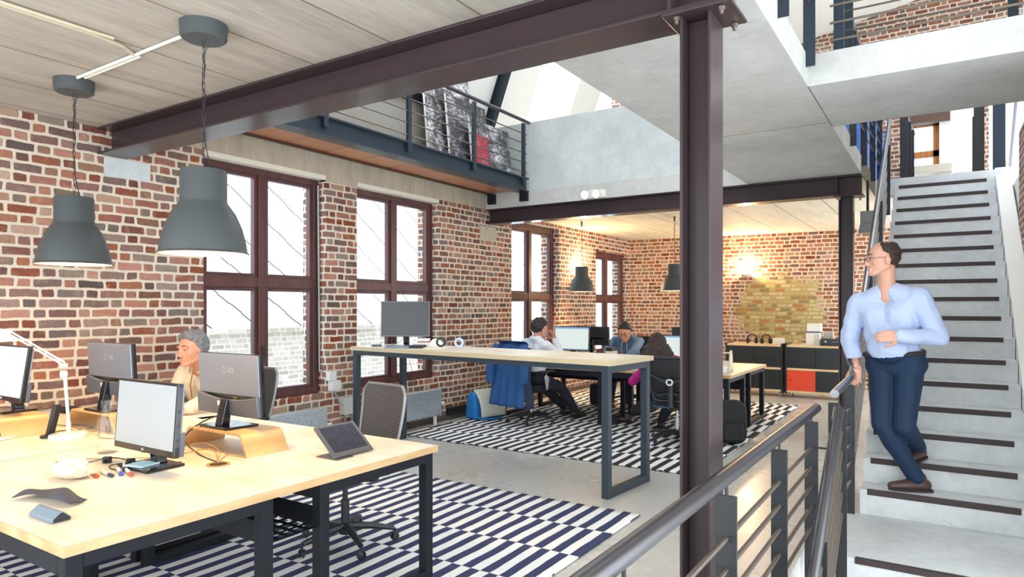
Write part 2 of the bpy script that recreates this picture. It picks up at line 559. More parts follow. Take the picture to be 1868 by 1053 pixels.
# roof over the void and over the upper floor
def roof(name, mat, label, y0, y1, x0=-5.75, x1=-4.4, t=.16):
    b = MB()
    z = lambda x: 4.16 + 2.6*(x+5.6)
    b.prism([(x0, z(x0)), (x1, z(x1)), (x1-.08, z(x1)+t), (x0-.15, z(x0)+t)], y0, y1, 'y')
    return struct(name, b, mat, label, 'roof')
roof('ceiling_roof_near', M_PLASTER, 'steep white roof lining above the near walkway', -1.6, 5.2)
roof('ceiling_roof_middle', M_PLASTER, 'steep white roof lining beside the steel rafter', 6.2, 8.9)
roof('ceiling_roof_far', M_PLASTER, 'steep white roof strip between two skylights', 10.1, 10.9)
roof('ceiling_roof_end', M_PLASTER, 'steep white roof lining at the far gable', 12.2, 13.4)
b = MB(); b.box(-4.5, -3.4, -1.6, 13.6, 7.28, 7.4); b.box(-3.4, -2.0, -1.6, 1.6, 7.28, 7.4); b.box(-3.4, -2.0, 5.0, 7.0, 7.28, 7.4); b.box(-3.4, -2.0, 11.2, 13.6, 7.28, 7.4); b.box(-2.0, -.6, -1.6, 13.6, 7.28, 7.4); b.box(1.2, 2.6, -1.6, 13.6, 7.28, 7.4); b.box(-.6, 1.2, -1.6, 5.9, 7.28, 7.4); b.box(-.6, 1.2, 9.4, 13.6, 7.28, 7.4)  # roof added to cut sky light from overhead, openings let some through
struct('ceiling_roof_sky_block', b, M_PLASTER, 'white roof over the void, added to cut sky light, with skylight openings', 'roof')
b = MB(); b.box(-6.0, 2.6, -1.75, -1.6, 3.08, 7.3)  # added behind the camera to keep sky light off the bridge face
struct('wall_front_light_block', b, M_PLASTER, 'unseen white wall above the near ceiling, added to block sky light', 'wall')
b = MB()
zz = lambda x: 6.74 + .19*(x+.157)
b.prism([(-2.3, zz(-2.3)), (2.6, zz(2.6)), (2.6, zz(2.6)+.2), (-2.3, zz(-2.3)+.2)], 9.4, 13.6, 'y')
struct('ceiling_roof_right', b, M_PLASTER, 'white sloping upper ceiling meeting the brick gable', 'ceiling')
def rafter(y):
    b = MB()
    zr = lambda x: 4.16 + 2.6*(x+5.6)
    q = 2.8
    for (d0, d1, h) in ((-.15, -.138, .045), (-.138, -.014, .005), (-.014, -.002, .045)):
        b.prism([(-5.72, zr(-5.72)+d0*q), (-4.42, zr(-4.42)+d0*q), (-4.42, zr(-4.42)+d1*q), (-5.72, zr(-5.72)+d1*q)], y-h, y+h, 'y')
    return b
o = rafter(7.95).build('steel_rafter', M_CHAN, smooth=False)
tag(o, 'dark steel rafter slanting up under the white roof', 'rafter', kind='structure')

b = MB(); b.box(2.6, 2.75, -1.6, 13.6, 3.4, 7.4)  # out-of-view wall added to block daylight from the upper right
struct('wall_right_light_block', b, M_PLASTER, 'unseen white wall at the upper right, added to block sky light', 'wall')
b = MB(); b.box(-.72, 1.0, -1.75, -1.6, -2.6, 1.0); b.box(-.74, -.725, -1.6, 5.4, -2.6, -.23); b.box(1.0, 1.15, -1.6, 4.4, -2.6, -.2); b.box(-.74, 1.15, -1.75, 5.6, -2.7, -2.6)  # enclosure added to darken the lower risers, front part behind the camera
struct('wall_stairwell_light_block', b, M_SLAB, 'concrete stairwell walls and bottom, added to shade the lower steps', 'wall')
b = MB(); b.box(-.723, -.717, 4.58, 5.70, 2.8985, 2.9005); b.box(-1.87, -.72, 5.55, 5.556, 2.8985, 2.9005)
struct('trim_6', b, plain('dark_joint', '6d665c', .9), 'dark joint lines in the slab soffit', 'joint')
# ---- windows
def window(n, a, e, z0, z1, ym, zt, label):
    x = XW-.14
    root = MB()
    d = .075
    root.box(x-.06, x+.03, a, a+d, z0, z1); root.box(x-.06, x+.03, e-d, e, z0, z1)
    root.box(x-.06, x+.03, a+d, e-d, z0, z0+d); root.box(x-.06, x+.03, a+d, e-d, z1-d-.03, z1)
    o = root.build('window_%d' % n, M_FRAMEW, smooth=False, bevel=.006)
    tag(o, label, 'window', kind='structure')
    m = MB(); m.box(x-.055, x+.035, a+d, e-d, zt-.05, zt+.05); m.build('transom', M_FRAMEW, o, smooth=False, bevel=.005)
    m = MB(); m.box(x-.05, x+.04, ym-.045, ym+.045, z0+d, z1-d-.03); m.build('mullion', M_FRAMEW, o, smooth=False, bevel=.005)
    for (ya, yb) in ((a+d, ym-.045), (ym+.045, e-d)):
        for (za, zb) in ((z0+d, zt-.05), (zt+.05, z1-d-.03)):
            s = .035
            m = MB()
            m.box(x-.04, x+.015, ya, ya+s, za, zb); m.box(x-.04, x+.015, yb-s, yb, za, zb)
            m.box(x-.04, x+.015, ya+s, yb-s, za, za+s); m.box(x-.04, x+.015, ya+s, yb-s, zb-s, zb)
            sh = m.build('sash', M_FRAMEW, o, smooth=False)
            m = MB(); m.box(x-.014, x-.008, ya+s*.8, yb-s*.8, za+s*.8, zb-s*.8)
            m.build('pane', glass('window_glass', 'f4fbff', .05), sh, smooth=False)
    m = MB(); m.box(x+.04, x+.055, ym-.015, ym+.015, z0+.42, z0+.55); m.box(x+.05, x+.075, ym-.01, ym+.01, z0+.44, z0+.52)
    m.build('handle', plain('dark_handle', '3a3638', .4, .5), o, bevel=.003)
    if n < 3:
        m = MB(); m.box(x+.03, XW+.006, a, e, z1-.045, z1)
        m.build('blind_box', plain('cream_blind_box', 'dcd8c8', .5), o, smooth=False)
    m = MB(); m.box(x+.03, XW-.005, a, e, z0-.015, z0+.004)
    m.build('sill', M_BRICK, o, smooth=False)
    return o
window(1, *OPEN[0], 4.19, 1.74, 'tall mahogany-framed window nearest the camera, behind the hanging lamps')
window(2, *OPEN[1], 6.06, 1.74, 'tall mahogany-framed window behind the high table and its dark screen')
window(3, *OPEN[2], 9.27, 1.67, 'mahogany-framed window behind the man in the pale shirt')
window(4, *OPEN[3], 12.20, 1.66, 'smaller mahogany-framed window in the far corner of the room')

# what stands outside: a neighbouring shingled facade and a garden wall
def shingle_material():
    k = NT('pale_slate_shingles')
    co = k.coord()
    sp = k.n('ShaderNodeSeparateXYZ'); k.l(co, sp.inputs[0])
    a = k.math('ADD', k.math('MULTIPLY', sp.outputs[1], .72), sp.outputs[2])
    c = k.math('SUBTRACT', k.math('MULTIPLY', sp.outputs[1], .72), sp.outputs[2])
    ra = k.math('DIVIDE', a, .62)
    step = k.math('MULTIPLY', k.math('GREATER_THAN', k.math('FRACT', k.math('DIVIDE', c, .62)), .5), .025)
    la = k.math('LESS_THAN', k.math('FRACT', k.math('ADD', ra, step)), .036)
    lc = k.math('LESS_THAN', k.math('FRACT', k.math('DIVIDE', c, .62)), .012)
    col = k.mix(la, k.mix(lc, lin('f3f4f4'), lin('dcdee0')), lin('4c4f54'))
    k.l(col, k.b.inputs['Base Color'])
    k.b.inputs['Roughness'].default_value = .8
    return k.m
b = MB(); b.box(-9.8, -9.5, 1.0, 15.5, -1, 4.7)
o = struct('wall_neighbour', b, shingle_material(), 'pale shingled facade of the building next door', 'facade')
b = MB(); b.box(-8.9, -8.6, 1.0, 15.5, -1, 1.12); b.box(-8.95, -8.55, 1.0, 15.5, 1.12, 1.18)
o = struct('wall_garden', b, brick_material('glare_pale_garden_brick', ['c9beb2', 'b3a498', 'cfc5ba', 'a8988c'], 'd8d0c6', pale=True), 'low brick wall outside the windows, glare put into its pale colour', 'wall')  # brick colours paled to stand in for overexposed daylight
b = MB(); b.box(-9.6, -5.89, 1.0, 15.5, -1.1, -1.0)
struct('floor_outside', b, plain('outdoor_paving', 'efede8', .9, var=.05), 'pale paving outside the windows', 'paving')

# ---- steel frame
def ibeam_x(b, x0, x1, yc, z0, z1, wd, tf=.016, tw=.012):
    b.box(x0, x1, yc-wd/2, yc+wd/2, z0, z0+tf); b.box(x0, x1, yc-wd/2, yc+wd/2, z1-tf, z1); b.box(x0, x1, yc-tw/2, yc+tw/2, z0+tf, z1-tf)
    return b
def beam(label, x0, x1, yc, z0, z1, wd):
    o = ibeam_x(MB(), x0, x1, yc, z0, z1, wd).build('steel_beam', M_BEAM, smooth=False, bevel=.004)
    tag(o, label, 'steel beam', kind='structure')
    b = MB(); b.box(x1-.26, x1+.02, yc-wd/2-.01, yc+wd/2+.01, z0-.014, z0)
    b.build('cap_plate', M_BEAM, o, smooth=False, bevel=.003)
    b = MB()
    for dx in (.03, .21):
        for dy in (-wd/2+.02, wd/2-.02):
            b.lathe([(.014, 0), (.014, .012)], (x1-.235+dx, yc+dy, z0-.03), 6); b.lathe([(.008, 0), (.008, .02)], (x1-.235+dx, yc+dy, z0-.045), 8)
    b.build('bolts', plain('bolt_steel', '8a8078', .35, .8), o)
    for d in (.02,):
        b = MB(); b.box(x1-.24, x1-.225, yc-wd/2+.004, yc+wd/2-.004, z0+.016, z1-.016)
        b.build('stiffener', M_BEAM, o, smooth=False)
    return o
beam('brown steel beam crossing the front of the open void above the near desks', -5.62, -.70, 2.725, 2.69, 2.9, .23)
beam('brown steel beam under the concrete parapet at the rear desks', -5.62, -.72, 7.97, 2.69, 2.9, .2)
def column(label, x0, x1, y0, y1, top):
    b = MB(); tf = .012
    b.box(x0, x0+tf, y0, y1, 0, top); b.box(x1-tf, x1, y0, y1, 0, top)
    yc = (y0+y1)/2; b.box(x0+tf, x1-tf, yc-.005, yc+.005, 0, top)
    o = b.build('steel_column', M_BEAM, smooth=False, bevel=.003)
    tag(o, label, 'steel column', kind='structure')
    b = MB(); b.box(x0-.03, x1+.03, y0-.03, y1+.03, 0, .015); b.build('base_plate', M_BEAM, o, smooth=False)
    return o
column('tall brown steel column in front of the near railing, nearest the camera', -.895, -.770, 2.635, 2.815, 2.676)
column('brown steel column in front of the rear cabinets, beside the stair railing', -.94, -.80, 7.90, 8.06, 2.676)

# ---- raised walkway along the windows
o = thing('raised_walkway', 'narrow raised walkway of reddish boards on a dark steel channel above the windows', 'walkway', (-5.18, 2.84, 3.08), kind='structure')
b = MB(); b.box(-5.45, -4.9, 2.84, 7.86, 3.12, 3.20); b.build('deck', M_DECKB, o, True, smooth=False)
b = MB(); b.box(-4.84, -4.826, 2.84, 7.84, 3.08, 3.27); b.box(-4.95, -4.84, 2.84, 7.84, 3.08, 3.095); b.box(-4.95, -4.84, 2.84, 7.84, 3.255, 3.27)
b.box(-4.825, -4.78, 2.84, 7.84, 3.25, 3.27); b.box(-4.825, -4.78, 2.84, 7.84, 3.08, 3.094)
b.build('edge_channel', M_CHAN, o, True, smooth=False, bevel=.003)
b = MB(); b.box(-5.53, -5.42, 2.84, 7.86, 3.14, 3.155); b.build('wall_angle', M_CHAN, o, True, smooth=False)
b = MB(); b.box(-5.46, -5.42, 2.84, 7.86, 3.10, 3.2); b.build('ledger', plain('dark_ledger_wood', '4c2c1c', .6), o, True, smooth=False)
for xx in (-5.40, -4.86):
    b = MB(); b.box(xx-.06, xx+.06, 7.80, 7.875, 2.96, 3.1); b.build('bracket', M_BLACK, o, True, smooth=False, bevel=.003)

# ---- railings
def railing(name, label, posts, rails, bars, loc, post_size=(.06, .012), post_mat=None, rail_r=.024, bar_r=.008, post_dir='y', bar_mat=None, tube_mat=None):
    """posts: (x, y, z0, z1); rails and bars: point lists"""
    t = thing(name, label, 'railing', loc)
    for (x, y, z0, z1) in posts:
        b = MB(); a, c = post_size
        if post_dir == 'x': b.box(x-a/2, x+a/2, y-c/2, y+c/2, z0, z1)
        else: b.box(x-c/2, x+c/2, y-a/2, y+a/2, z0, z1)
        p = b.build('post', post_mat or M_RAIL, t, True, smooth=False, bevel=.002)
    for pts in rails:
        b = MB(); b.tube(pts, rail_r, 14); b.build('handrail', tube_mat or M_TUBE, t, True)
    for pts in bars:
        b = MB(); b.tube(pts, bar_r, 8); b.build('bar', bar_mat or M_BAR, t, True)
    return t
# walkway railing
P = [(-4.80, y, 3.16, 4.0) for y in (3.2, 4.25, 5.40, 6.58, 7.72)]
railing('walkway_railing', 'steel railing with thin bars along the raised walkway', P,
        [[(-4.80, 2.84, 4.04), (-4.80, 7.86, 4.04)]],
        [[(-4.80, 2.84, z), (-4.80, 7.80, z)] for z in (3.34, 3.47, 3.60, 3.73, 3.86)], (-4.8, 5.3, 3.16), (.055, .035), M_CHAN)
# near floor railing
ys = (1.53, 2.46, 3.39, 4.32)
t = railing('floor_railing', 'dark steel railing guarding the stair opening in front of the tall column',
        [(-.66, y, -.18, .815) for y in ys],
        [[(-.66, .3, .90), (-.66, 4.50, .872)]],
        [[(-.66, .3, z), (-.66, 4.34, z)] for z in (.19, .31, .43, .545, .66)], (-.66, 2.4, 0), (.075, .012), None, .03, .0105, 'x')
for y in ys:
    b = MB(); b.tube([(-.66, y, .80), (-.66, y, .86)], .006, 6); b.build('saddle', M_RAIL, t, True)
b = MB()
b.tube([(-.66, 4.33, .66), (-.56, 4.33, .66)], .006, 6); b.build('tie_rod', M_RAIL, t, True)
for y in ys:
    b = MB(); b.box(-.718, -.655, y-.03, y+.03, -.17, -.16); b.build('fixing_plate', M_RAIL, t, True, smooth=False)

# ---- stairs
NR, GO, RI = 17, .257, .1765
YS, XL, XR = 5.45, -.51, .51
b = MB()
prof = [(YS, -.22), (YS, 0)]
for k in range(NR):
    prof.append((YS+GO*k, RI*(k+1))); prof.append((YS+GO*(k+1), RI*(k+1)))
prof += [(YS+GO*NR+.1, RI*NR+.0), (YS+GO*NR+.1, RI*NR-.2), (YS+GO*.9, -.22)]
b.prism(prof, XL, XR, 'x')
t = b.build('concrete_staircase', M_STAIR, smooth=False, bevel=.004)
tag(t, 'long pale concrete stair flight with dark nosing strips, climbing to the upper landing', 'stairs')
for k in range(NR+1):
    y, z = YS+GO*(k), RI*(k+1)
    if k == NR: y, z = YS+GO*NR, 3.1
    b = MB(); b.box(-.46, .43, y-.004, y+.008, z-.036, z+.004); b.box(-.46, .43, y+.008, y+.02, z, z+.004)
    b.build('nosing_strip', M_NOSE, t, smooth=False)
b = MB()
zs = lambda y: RI + (y-YS)*RI/GO
b.prism([(YS+.1, zs(YS+.1)-.25), (9.9, zs(9.9)-.25), (9.9, zs(9.9)+.02), (YS+.1, zs(YS+.1)+.02)], .515, .66, 'x')
o = b.build('stair_stringer', M_PLASTER, smooth=False, bevel=.01)
tag(o, 'white plastered stringer sloping up beside the steps', 'stringer', kind='structure')
b = MB()
for k in range(9):
    b.box(-.46 if k else -.62, .655, 4.45-GO*k, (5.444 if k == 0 else 4.45-GO*(k-1)), -RI*k-.35, -RI*k)
t = b.build('lower_stair_flight', M_STAIR, smooth=False, bevel=.004)
tag(t, 'concrete stair landing and steps leading down towards the camera', 'stairs')
for k in range(8):
    b = MB(); b.box(-.44, .60, 4.45-GO*k-.004, 4.45-GO*k+.03, -RI*k-.03, -RI*k+.004); b.build('nosing_strip', M_NOSE, t, smooth=False)
# rail going down
sl = RI/GO
def zd(y, off): return off + (y-4.2)*sl
posts = [(-.50, y, zd(y, -.30), zd(y, .80)) for y in (4.33, 3.55, 2.75)]
railing('descending_railing', 'steel handrail sloping down to the camera beside the lower steps', posts,
        [[(-.50, 4.22, zd(4.22, .90)), (-.50, 2.0, zd(2.0, .90))]],
        [[(-.50, 4.36, zd(4.36, o)), (-.50, 2.2, zd(2.2, o))] for o in (.20, .32, .44, .56, .68)], (-.5, 4.3, 0), (.06, .012), None, .03, .0105, 'x')
# rail going up
def zu(y, off): return off + (y-5.47)*sl
posts = [(-.57, 4.60, .0, .90), (-.57, 5.40, .0, .93)] + [(-.56, y, zu(y, .0)+.1, zu(y, .93)) for y in (6.7, 7.9, 9.1)]
railing('stair_railing', 'polished steel handrail climbing along the stair flight, held by the walking man', posts,
        [[(-.56, 4.52, .965), (-.56, 5.44, .985), (-.56, 5.50, 1.02), (-.56, 9.9, zu(9.9, 1.0))]],
        [[(-.56, 4.6, z), (-.56, 5.47, z), (-.56, 9.8, zu(9.8, z))] for z in (.25, .38, .51, .64, .77)], (-.56, 5.4, 0), (.07, .012), None, .026, .009, 'x', M_POLISH, M_POLISH)
# gallery railings of the upper floor
railing('gallery_railing', 'dark steel gallery railing above the stair flight, in front of the blue board',
        [(-.70, y, 2.99, 4.05) for y in (6.9, 7.93, 8.97, 10.0)],
        [[(-.70, 5.75, 4.1), (-.70, 10.6, 4.1)]],
        [[(-.70, 5.75, z), (-.70, 10.6, z)] for z in (3.35, 3.5, 3.65, 3.8, 3.95)], (-.7, 8.4, 3.1), (.062, .012), None, .024, .009, 'x')
railing('slab_edge_railing', 'blue-grey steel railing on the slab edge above the tall column',
        [(-.70, y, 3.0, 4.05) for y in (2.7, 3.66, 4.5)],
        [[(-.70, 2.2, 4.1), (-.70, 4.55, 4.1)]],
        [[(-.70, 2.2, z), (-.70, 4.5, z)] for z in (3.4, 3.55, 3.7, 3.85)], (-.7, 3.6, 3.0), (.07, .014), M_CHAN, .024, .009, 'x')
railing('bridge_railing', 'steel railing with slanting thin bars standing on the bridge slab',
        [(x, 4.64, 3.1, 4.05) for x in (-.55, .45, 1.45)],
        [[(-.6, 4.64, 4.1), (2.1, 4.64, 4.1)]],
        [[(-.6, 4.63, z), (2.1, 4.63, z)] for z in (3.18, 3.29, 3.40, 3.51, 3.62)], (.4, 4.64, 3.1), (.06, .014), M_CHAN, .024, .008, 'x')
railing('bridge_back_railing', 'second steel railing at the rear edge of the bridge slab',
        [(x, 5.64, 3.1, 4.05) for x in (-.6, .4, 1.4)],
        [[(-.62, 5.64, 4.1), (2.1, 5.64, 4.1)]],
        [[(-.62, 5.64, z), (2.1, 5.64, z)] for z in (3.3, 3.45, 3.6, 3.75)], (.4, 5.64, 3.1), (.06, .014), M_CHAN, .024, .008, 'x')
railing('landing_railing', 'short grey railing end with bolt heads left of the stair head',
        [(-.42, 9.95, 3.1, 3.98), (-.40, 10.4, 3.1, 3.98), (-.38, 10.9, 3.1, 3.98)],
        [[(-.42, 9.9, 4.03), (-.36, 11.4, 4.03)]],
        [[(-.42, 9.95, z), (-.37, 11.2, z)] for z in (3.25, 3.4, 3.55, 3.7, 3.85)], (-.42, 10.2, 3.1), (.09, .014), None, .024, .008, 'x')
railing('landing_railing', 'short grey railing end with bolt heads right of the stair head',
        [(.38, 9.95, 3.1, 4.08), (.38, 10.5, 3.1, 4.08), (.38, 11.0, 3.1, 4.08)],
        [[(.38, 9.9, 4.12), (.38, 11.5, 4.12)]],
        [[(.38, 9.95, z), (.38, 11.3, z)] for z in (3.25, 3.4, 3.55, 3.7, 3.85)], (.38, 10.2, 3.1), (.09, .014), None, .024, .008, 'x')
# upper floor furniture and window seen past the stair head
b = MB(); b.box(-.88, -.84, 7.5, 12.8, 3.1, 4.4)
tag(b.build('blue_partition_board', plain('bright_blue_board', '1f6fd0', .5), smooth=False), 'bright blue board behind the gallery railing posts', 'board')
b = MB(); b.box(.50, .62, 9.75, 9.83, 3.1, 4.35); b.box(.42, .60, 9.76, 9.82, 4.33, 4.40)
tag(b.build('grey_steel_post', M_CHAN, smooth=False, bevel=.004), 'grey steel post with a bent head at the right of the stair head', 'post')
b = MB(); b.tube([(.66, 9.4, 3.1), (.66, 7.2, 4.75)], .035, 10)
tag(b.build('upper_flight_handrail', plain('white_handrail', 'dfe2e6', .4), smooth=True), 'pale handrail slanting up to the right above the brick wall', 'handrail')
x0, x1, z0, z1 = -.50, -.05, 3.3, 4.6
b = MB()
b.box(x0, x0+.06, 13.25, 13.33, z0, z1); b.box(x1-.09, x1, 13.25, 13.33, z0, z1); b.box(x0, x1, 13.25, 13.33, z1-.06, z1); b.box(x0, x1, 13.25, 13.33, 4.02, 4.13); b.box(x0, x1, 13.25, 13.33, z0, z0+.08)
o = b.build('window_5', M_ORANGEW, smooth=False, bevel=.004); tag(o, 'orange timber window at the head of the stairs', 'window', kind='structure')
b = MB(); b.box(x0+.06, x1-.09, 13.29, 13.295, z0+.08, 4.02); b.box(x0+.06, x1-.09, 13.29, 13.295, 4.13, z1-.06); b.build('pane', glass('window_glass'), o, smooth=False)
b = MB(); b.box(-.50, .10, 13.0, 13.2, 4.56, 4.86)
tag(b.build('timber_lintel', plain('dark_brown_timber', '5d4637', .7, var=.2), smooth=False), 'dark brown timber lintel over the orange window', 'lintel', kind='structure')
b = MB(); b.box(-.50, .12, 12.9, 13.2, 3.70, 3.83)
tag(b.build('wall_shelf', plain('pale_shelf', 'd8ccb4', .6), smooth=False), 'pale shelf in front of the orange window at the stair head', 'shelf')
# ------------------------------------------------------------------ rugs
def rug_material(name, dark, x_right, y_far):
    k = NT(name)
    co = k.coord()
    ds = k.n('ShaderNodeTexNoise'); ds.inputs['Scale'].default_value = 2.6; ds.inputs['Detail'].default_value = 3
    k.l(co, ds.inputs['Vector'])
    vm = k.n('ShaderNodeVectorMath', operation='MULTIPLY_ADD')
    k.l(ds.outputs['Color'], vm.inputs[0]); vm.inputs[1].default_value = (.03, .03, 0); k.l(co, vm.inputs[2])
    sp = k.n('ShaderNodeSeparateXYZ'); k.l(vm.outputs[0], sp.inputs[0])
    r = k.math('FLOOR', k.math('DIVIDE', k.math('SUBTRACT', y_far+.015, sp.outputs[1]), .483))
    c = k.math('FLOOR', k.math('DIVIDE', k.math('SUBTRACT', x_right+.015, sp.outputs[0]), .0625))
    par = k.math('FRACT', k.math('MULTIPLY', k.math('ADD', r, c), .5))
    isd = k.math('GREATER_THAN', k.math('ABSOLUTE', par), .25)
    fib = k.noise(260, 2, .6, co)
    light = k.mix(fib, lin('e4e1dc'), lin('f6f3ef'))
    dk = k.mix(fib, lin(dark), k.mix(.2, lin(dark), lin('8a8a94')))
    k.l(k.mix(isd, light, dk), k.b.inputs['Base Color'])
    k.b.inputs['Roughness'].default_value = .95
    k.b.inputs['Specular IOR Level'].default_value = .1
    k.bump(fib, .4, .004)
    return k.m
def rug(label, mat, x0, x1, y0, y1):
    b = MB()
    n, m = 60, 60
    def wv(x, y): return .006+.0035*noise.noise(Vector((x*1.7, y*1.7, 3)))+.002*noise.noise(Vector((x*5, y*5, 9)))
    b.grid(lambda u, v: (x0+(x1-x0)*u, y0+(y1-y0)*v, wv(x0+(x1-x0)*u, y0+(y1-y0)*v)+.004), n, m)
    o = b.build('rug', mat, solid=.010)
    return tag(o, label, 'rug', 'striped flatwoven rugs')
rug('navy and white striped flatwoven rug under the near desks', rug_material('navy_striped_weave', '32385a', -1.82, 4.51), -5.3, -1.82, -.3, 4.51)
rug('black and white striped flatwoven rug under the rear desks', rug_material('black_striped_weave', '23222c', -1.82, 10.66), -5.34, -1.82, 5.83, 10.78)
RZ = .021   # top of a rug

# ------------------------------------------------------------------ bench desks
def bench_desk(label, x0, x1, y0, h, d1, gap, d2, tray=True, loc_only=False):
    """double bench desk: two tops with a cable strip between them on closed steel frames; built about its own base point"""
    L = x1-x0; D = d1+gap+d2
    t = thing('bench_desk', label, 'desk', (x0, y0, RZ), 0, 'double bench desks')
    th = .035; zt = h-RZ
    for (a, e) in ((0, d1), (d1+gap, D)):
        b = MB(); b.box(.005, L-.005, a+.003, e-.003, zt-th, zt); top = b.build('desk_top', M_ASHX, t, smooth=False)
        b = MB(); b.box(.001, .005, a, e, zt-th, zt-.0005); b.box(L-.005, L-.001, a, e, zt-th, zt-.0005); b.box(.005, L-.005, a, a+.003, zt-th, zt-.0005); b.box(.005, L-.005, e-.003, e, zt-th, zt-.0005); b.build('edge_band', M_EDGE, top, smooth=False)
        s = .055
        for xx in (.025, L-.025-s):
            b = MB()
            b.box(xx, xx+s, a+.015, a+.015+s, 0, zt-th); b.box(xx, xx+s, e-.015-s, e-.015, 0, zt-th)
            b.box(xx, xx+s, a+.015+s, e-.015-s, zt-th-s, zt-th); b.box(xx, xx+s, a+.015+s, e-.015-s, 0, s*.8)
            b.build('leg_frame', M_BLACK, t, smooth=False, bevel=.003)
        for (ya, yb, hh) in ((a+.015, a+.045, .075), (e-.045, e-.015, .055)):
            b = MB(); b.box(.08, L-.08, ya, yb, zt-th-hh, zt-th); b.build('apron_rail', M_BLACK, t, smooth=False, bevel=.002)
    b = MB(); b.box(.002, L-.002, d1+.002, d1+gap-.002, zt-th, zt); cs = b.build('cable_strip', M_ASHX, t, smooth=False)
    b = MB(); b.box(L-.002, L-.001, d1, d1+gap, zt-th, zt-.0005); b.build('edge_band', M_EDGE, cs, smooth=False)
    for gx in (.38, L-.6):
        b = MB(); b.lathe([(.055, 0), (.055, .004), (.042, .004), (.042, .001)], (gx, d1+gap/2, zt), 20); g = b.build('cable_grommet', plain('tan_grommet', 'a98a58', .6), t)
        b = MB(); b.lathe([(.041, 0), (.041, .0015)], (gx, d1+gap/2, zt), 20); b.build('hole', plain('dark_hole', '3c2c18', .9), g)
    if tray:
        b = MB()
        x = .1
        while x < L-.12:
            for q in range(5):
                b.box(x, x+.052, d1-.02+q*.052, d1-.02+q*.052+.022, zt-.24, zt-.237)
            b.box(x+.052, x+.07, d1-.02, d1+gap+.03, zt-.24, zt-.237)
            x += .07
        b.box(.1, L-.1, d1-.03, d1-.026, zt-.24, zt-.15); b.box(.1, L-.1, d1+gap+.03, d1+gap+.034, zt-.24, zt-.15)
        b.build('cable_tray', M_BLACK, t, smooth=False)
    return t
DH = .74
desk = bench_desk('near double bench desk with the tablet and the dark-screened monitor on it', -3.885, -2.33, 1.0, DH, .82, .22, .82)
bench_desk('double bench desk against the window wall, where the man in cream knitwear sits', -5.445, -3.89, 1.0, DH, .82, .22, .82)
bench_desk('rear double bench desk with the wooden tool caddy, its end facing the stairs', -3.545, -1.99, 7.58, .73, .78, .2, .82)
bench_desk('rear double bench desk beside the brick wall, below the third window', -5.105, -3.55, 7.58, .73, .78, .2, .82)

# ------------------------------------------------------------------ the high table
t = thing('high_table', 'long standing-height table of pale wood on closed slate steel frames', 'table', (-2.155, 4.745, 0), math.radians(180-5.1))
# local x runs along the table to the far (window) end, local y towards the camera side is negative depth
L, D, H = 3.15, .74, 1.08
b = MB(); b.box(.003, L-.003, -D+.003, -.003, H-.04, H); tt = b.build('table_top', M_ASHX, t, smooth=False)
b = MB(); b.box(0, .003, -D, 0, H-.04, H-.0005); b.box(L-.003, L, -D, 0, H-.04, H-.0005); b.box(.003, L-.003, -D, -D+.003, H-.04, H-.0005); b.box(.003, L-.003, -.003, 0, H-.04, H-.0005); b.build('edge_band', plain('pale_edge_band', 'cbb995', .5, var=.05), tt, smooth=False)
for xx in (.03, L-.03-.06):
    b = MB(); s = .06
    b.box(xx, xx+s, -s-.01, -.01, 0, H-.04); b.box(xx, xx+s, -D+.01, -D+.01+s, 0, H-.04)
    b.box(xx, xx+s, -D+.01+s, -.01-s, H-.04-s, H-.04); b.box(xx, xx+s, -D+.01+s, -.01-s, 0, s)
    b.build('leg_frame', M_SLATE, t, smooth=False, bevel=.003)
for (ya, yb) in ((-.05, -.01), (-D+.01, -D+.05)):
    b = MB(); b.box(.09, L-.09, ya, yb, H-.085, H-.04); b.build('apron_rail', M_SLATE, t, smooth=False, bevel=.002)

# ------------------------------------------------------------------ monitors
M_SILV = plain('silver_plastic', '868d9a', .35, .5, var=.03)
M_SILVD = plain('dark_silver_plastic', '62666f', .4, .4)
M_GLOSS = plain('glossy_black_plastic', '17181b', .15, coat=.3)
M_MATTE = plain('matte_black_plastic', '1d1e21', .5)
M_CABLE = plain('black_cable', '1a1a1c', .5)
M_CABLEG = plain('grey_cable', '7b766c', .5)
M_WHITE = plain('white_plastic', 'e9e7e2', .4)
def text_mesh(txt, size, name, mat, parent, M, extrude=.0008):
    cu = bpy.data.curves.new(name, 'FONT'); cu.body = txt; cu.size = size; cu.extrude = extrude; cu.align_x = 'CENTER'; cu.align_y = 'CENTER'
    o = bpy.data.objects.new(name, cu); COL.objects.link(o)
    me = bpy.data.meshes.new_from_object(o.evaluated_get(bpy.context.evaluated_depsgraph_get()))
    bpy.data.objects.remove(o); me.name = name
    me.transform(M)
    me.materials.clear(); me.materials.append(mat)
    o = bpy.data.objects.new(name, me); COL.objects.link(o); o.parent = parent
    return o
def screen_off(name, c):
    k = NT(name)
    k.b.inputs['Base Color'].default_value = lin(c); k.b.inputs['Roughness'].default_value = .28
    return k.m
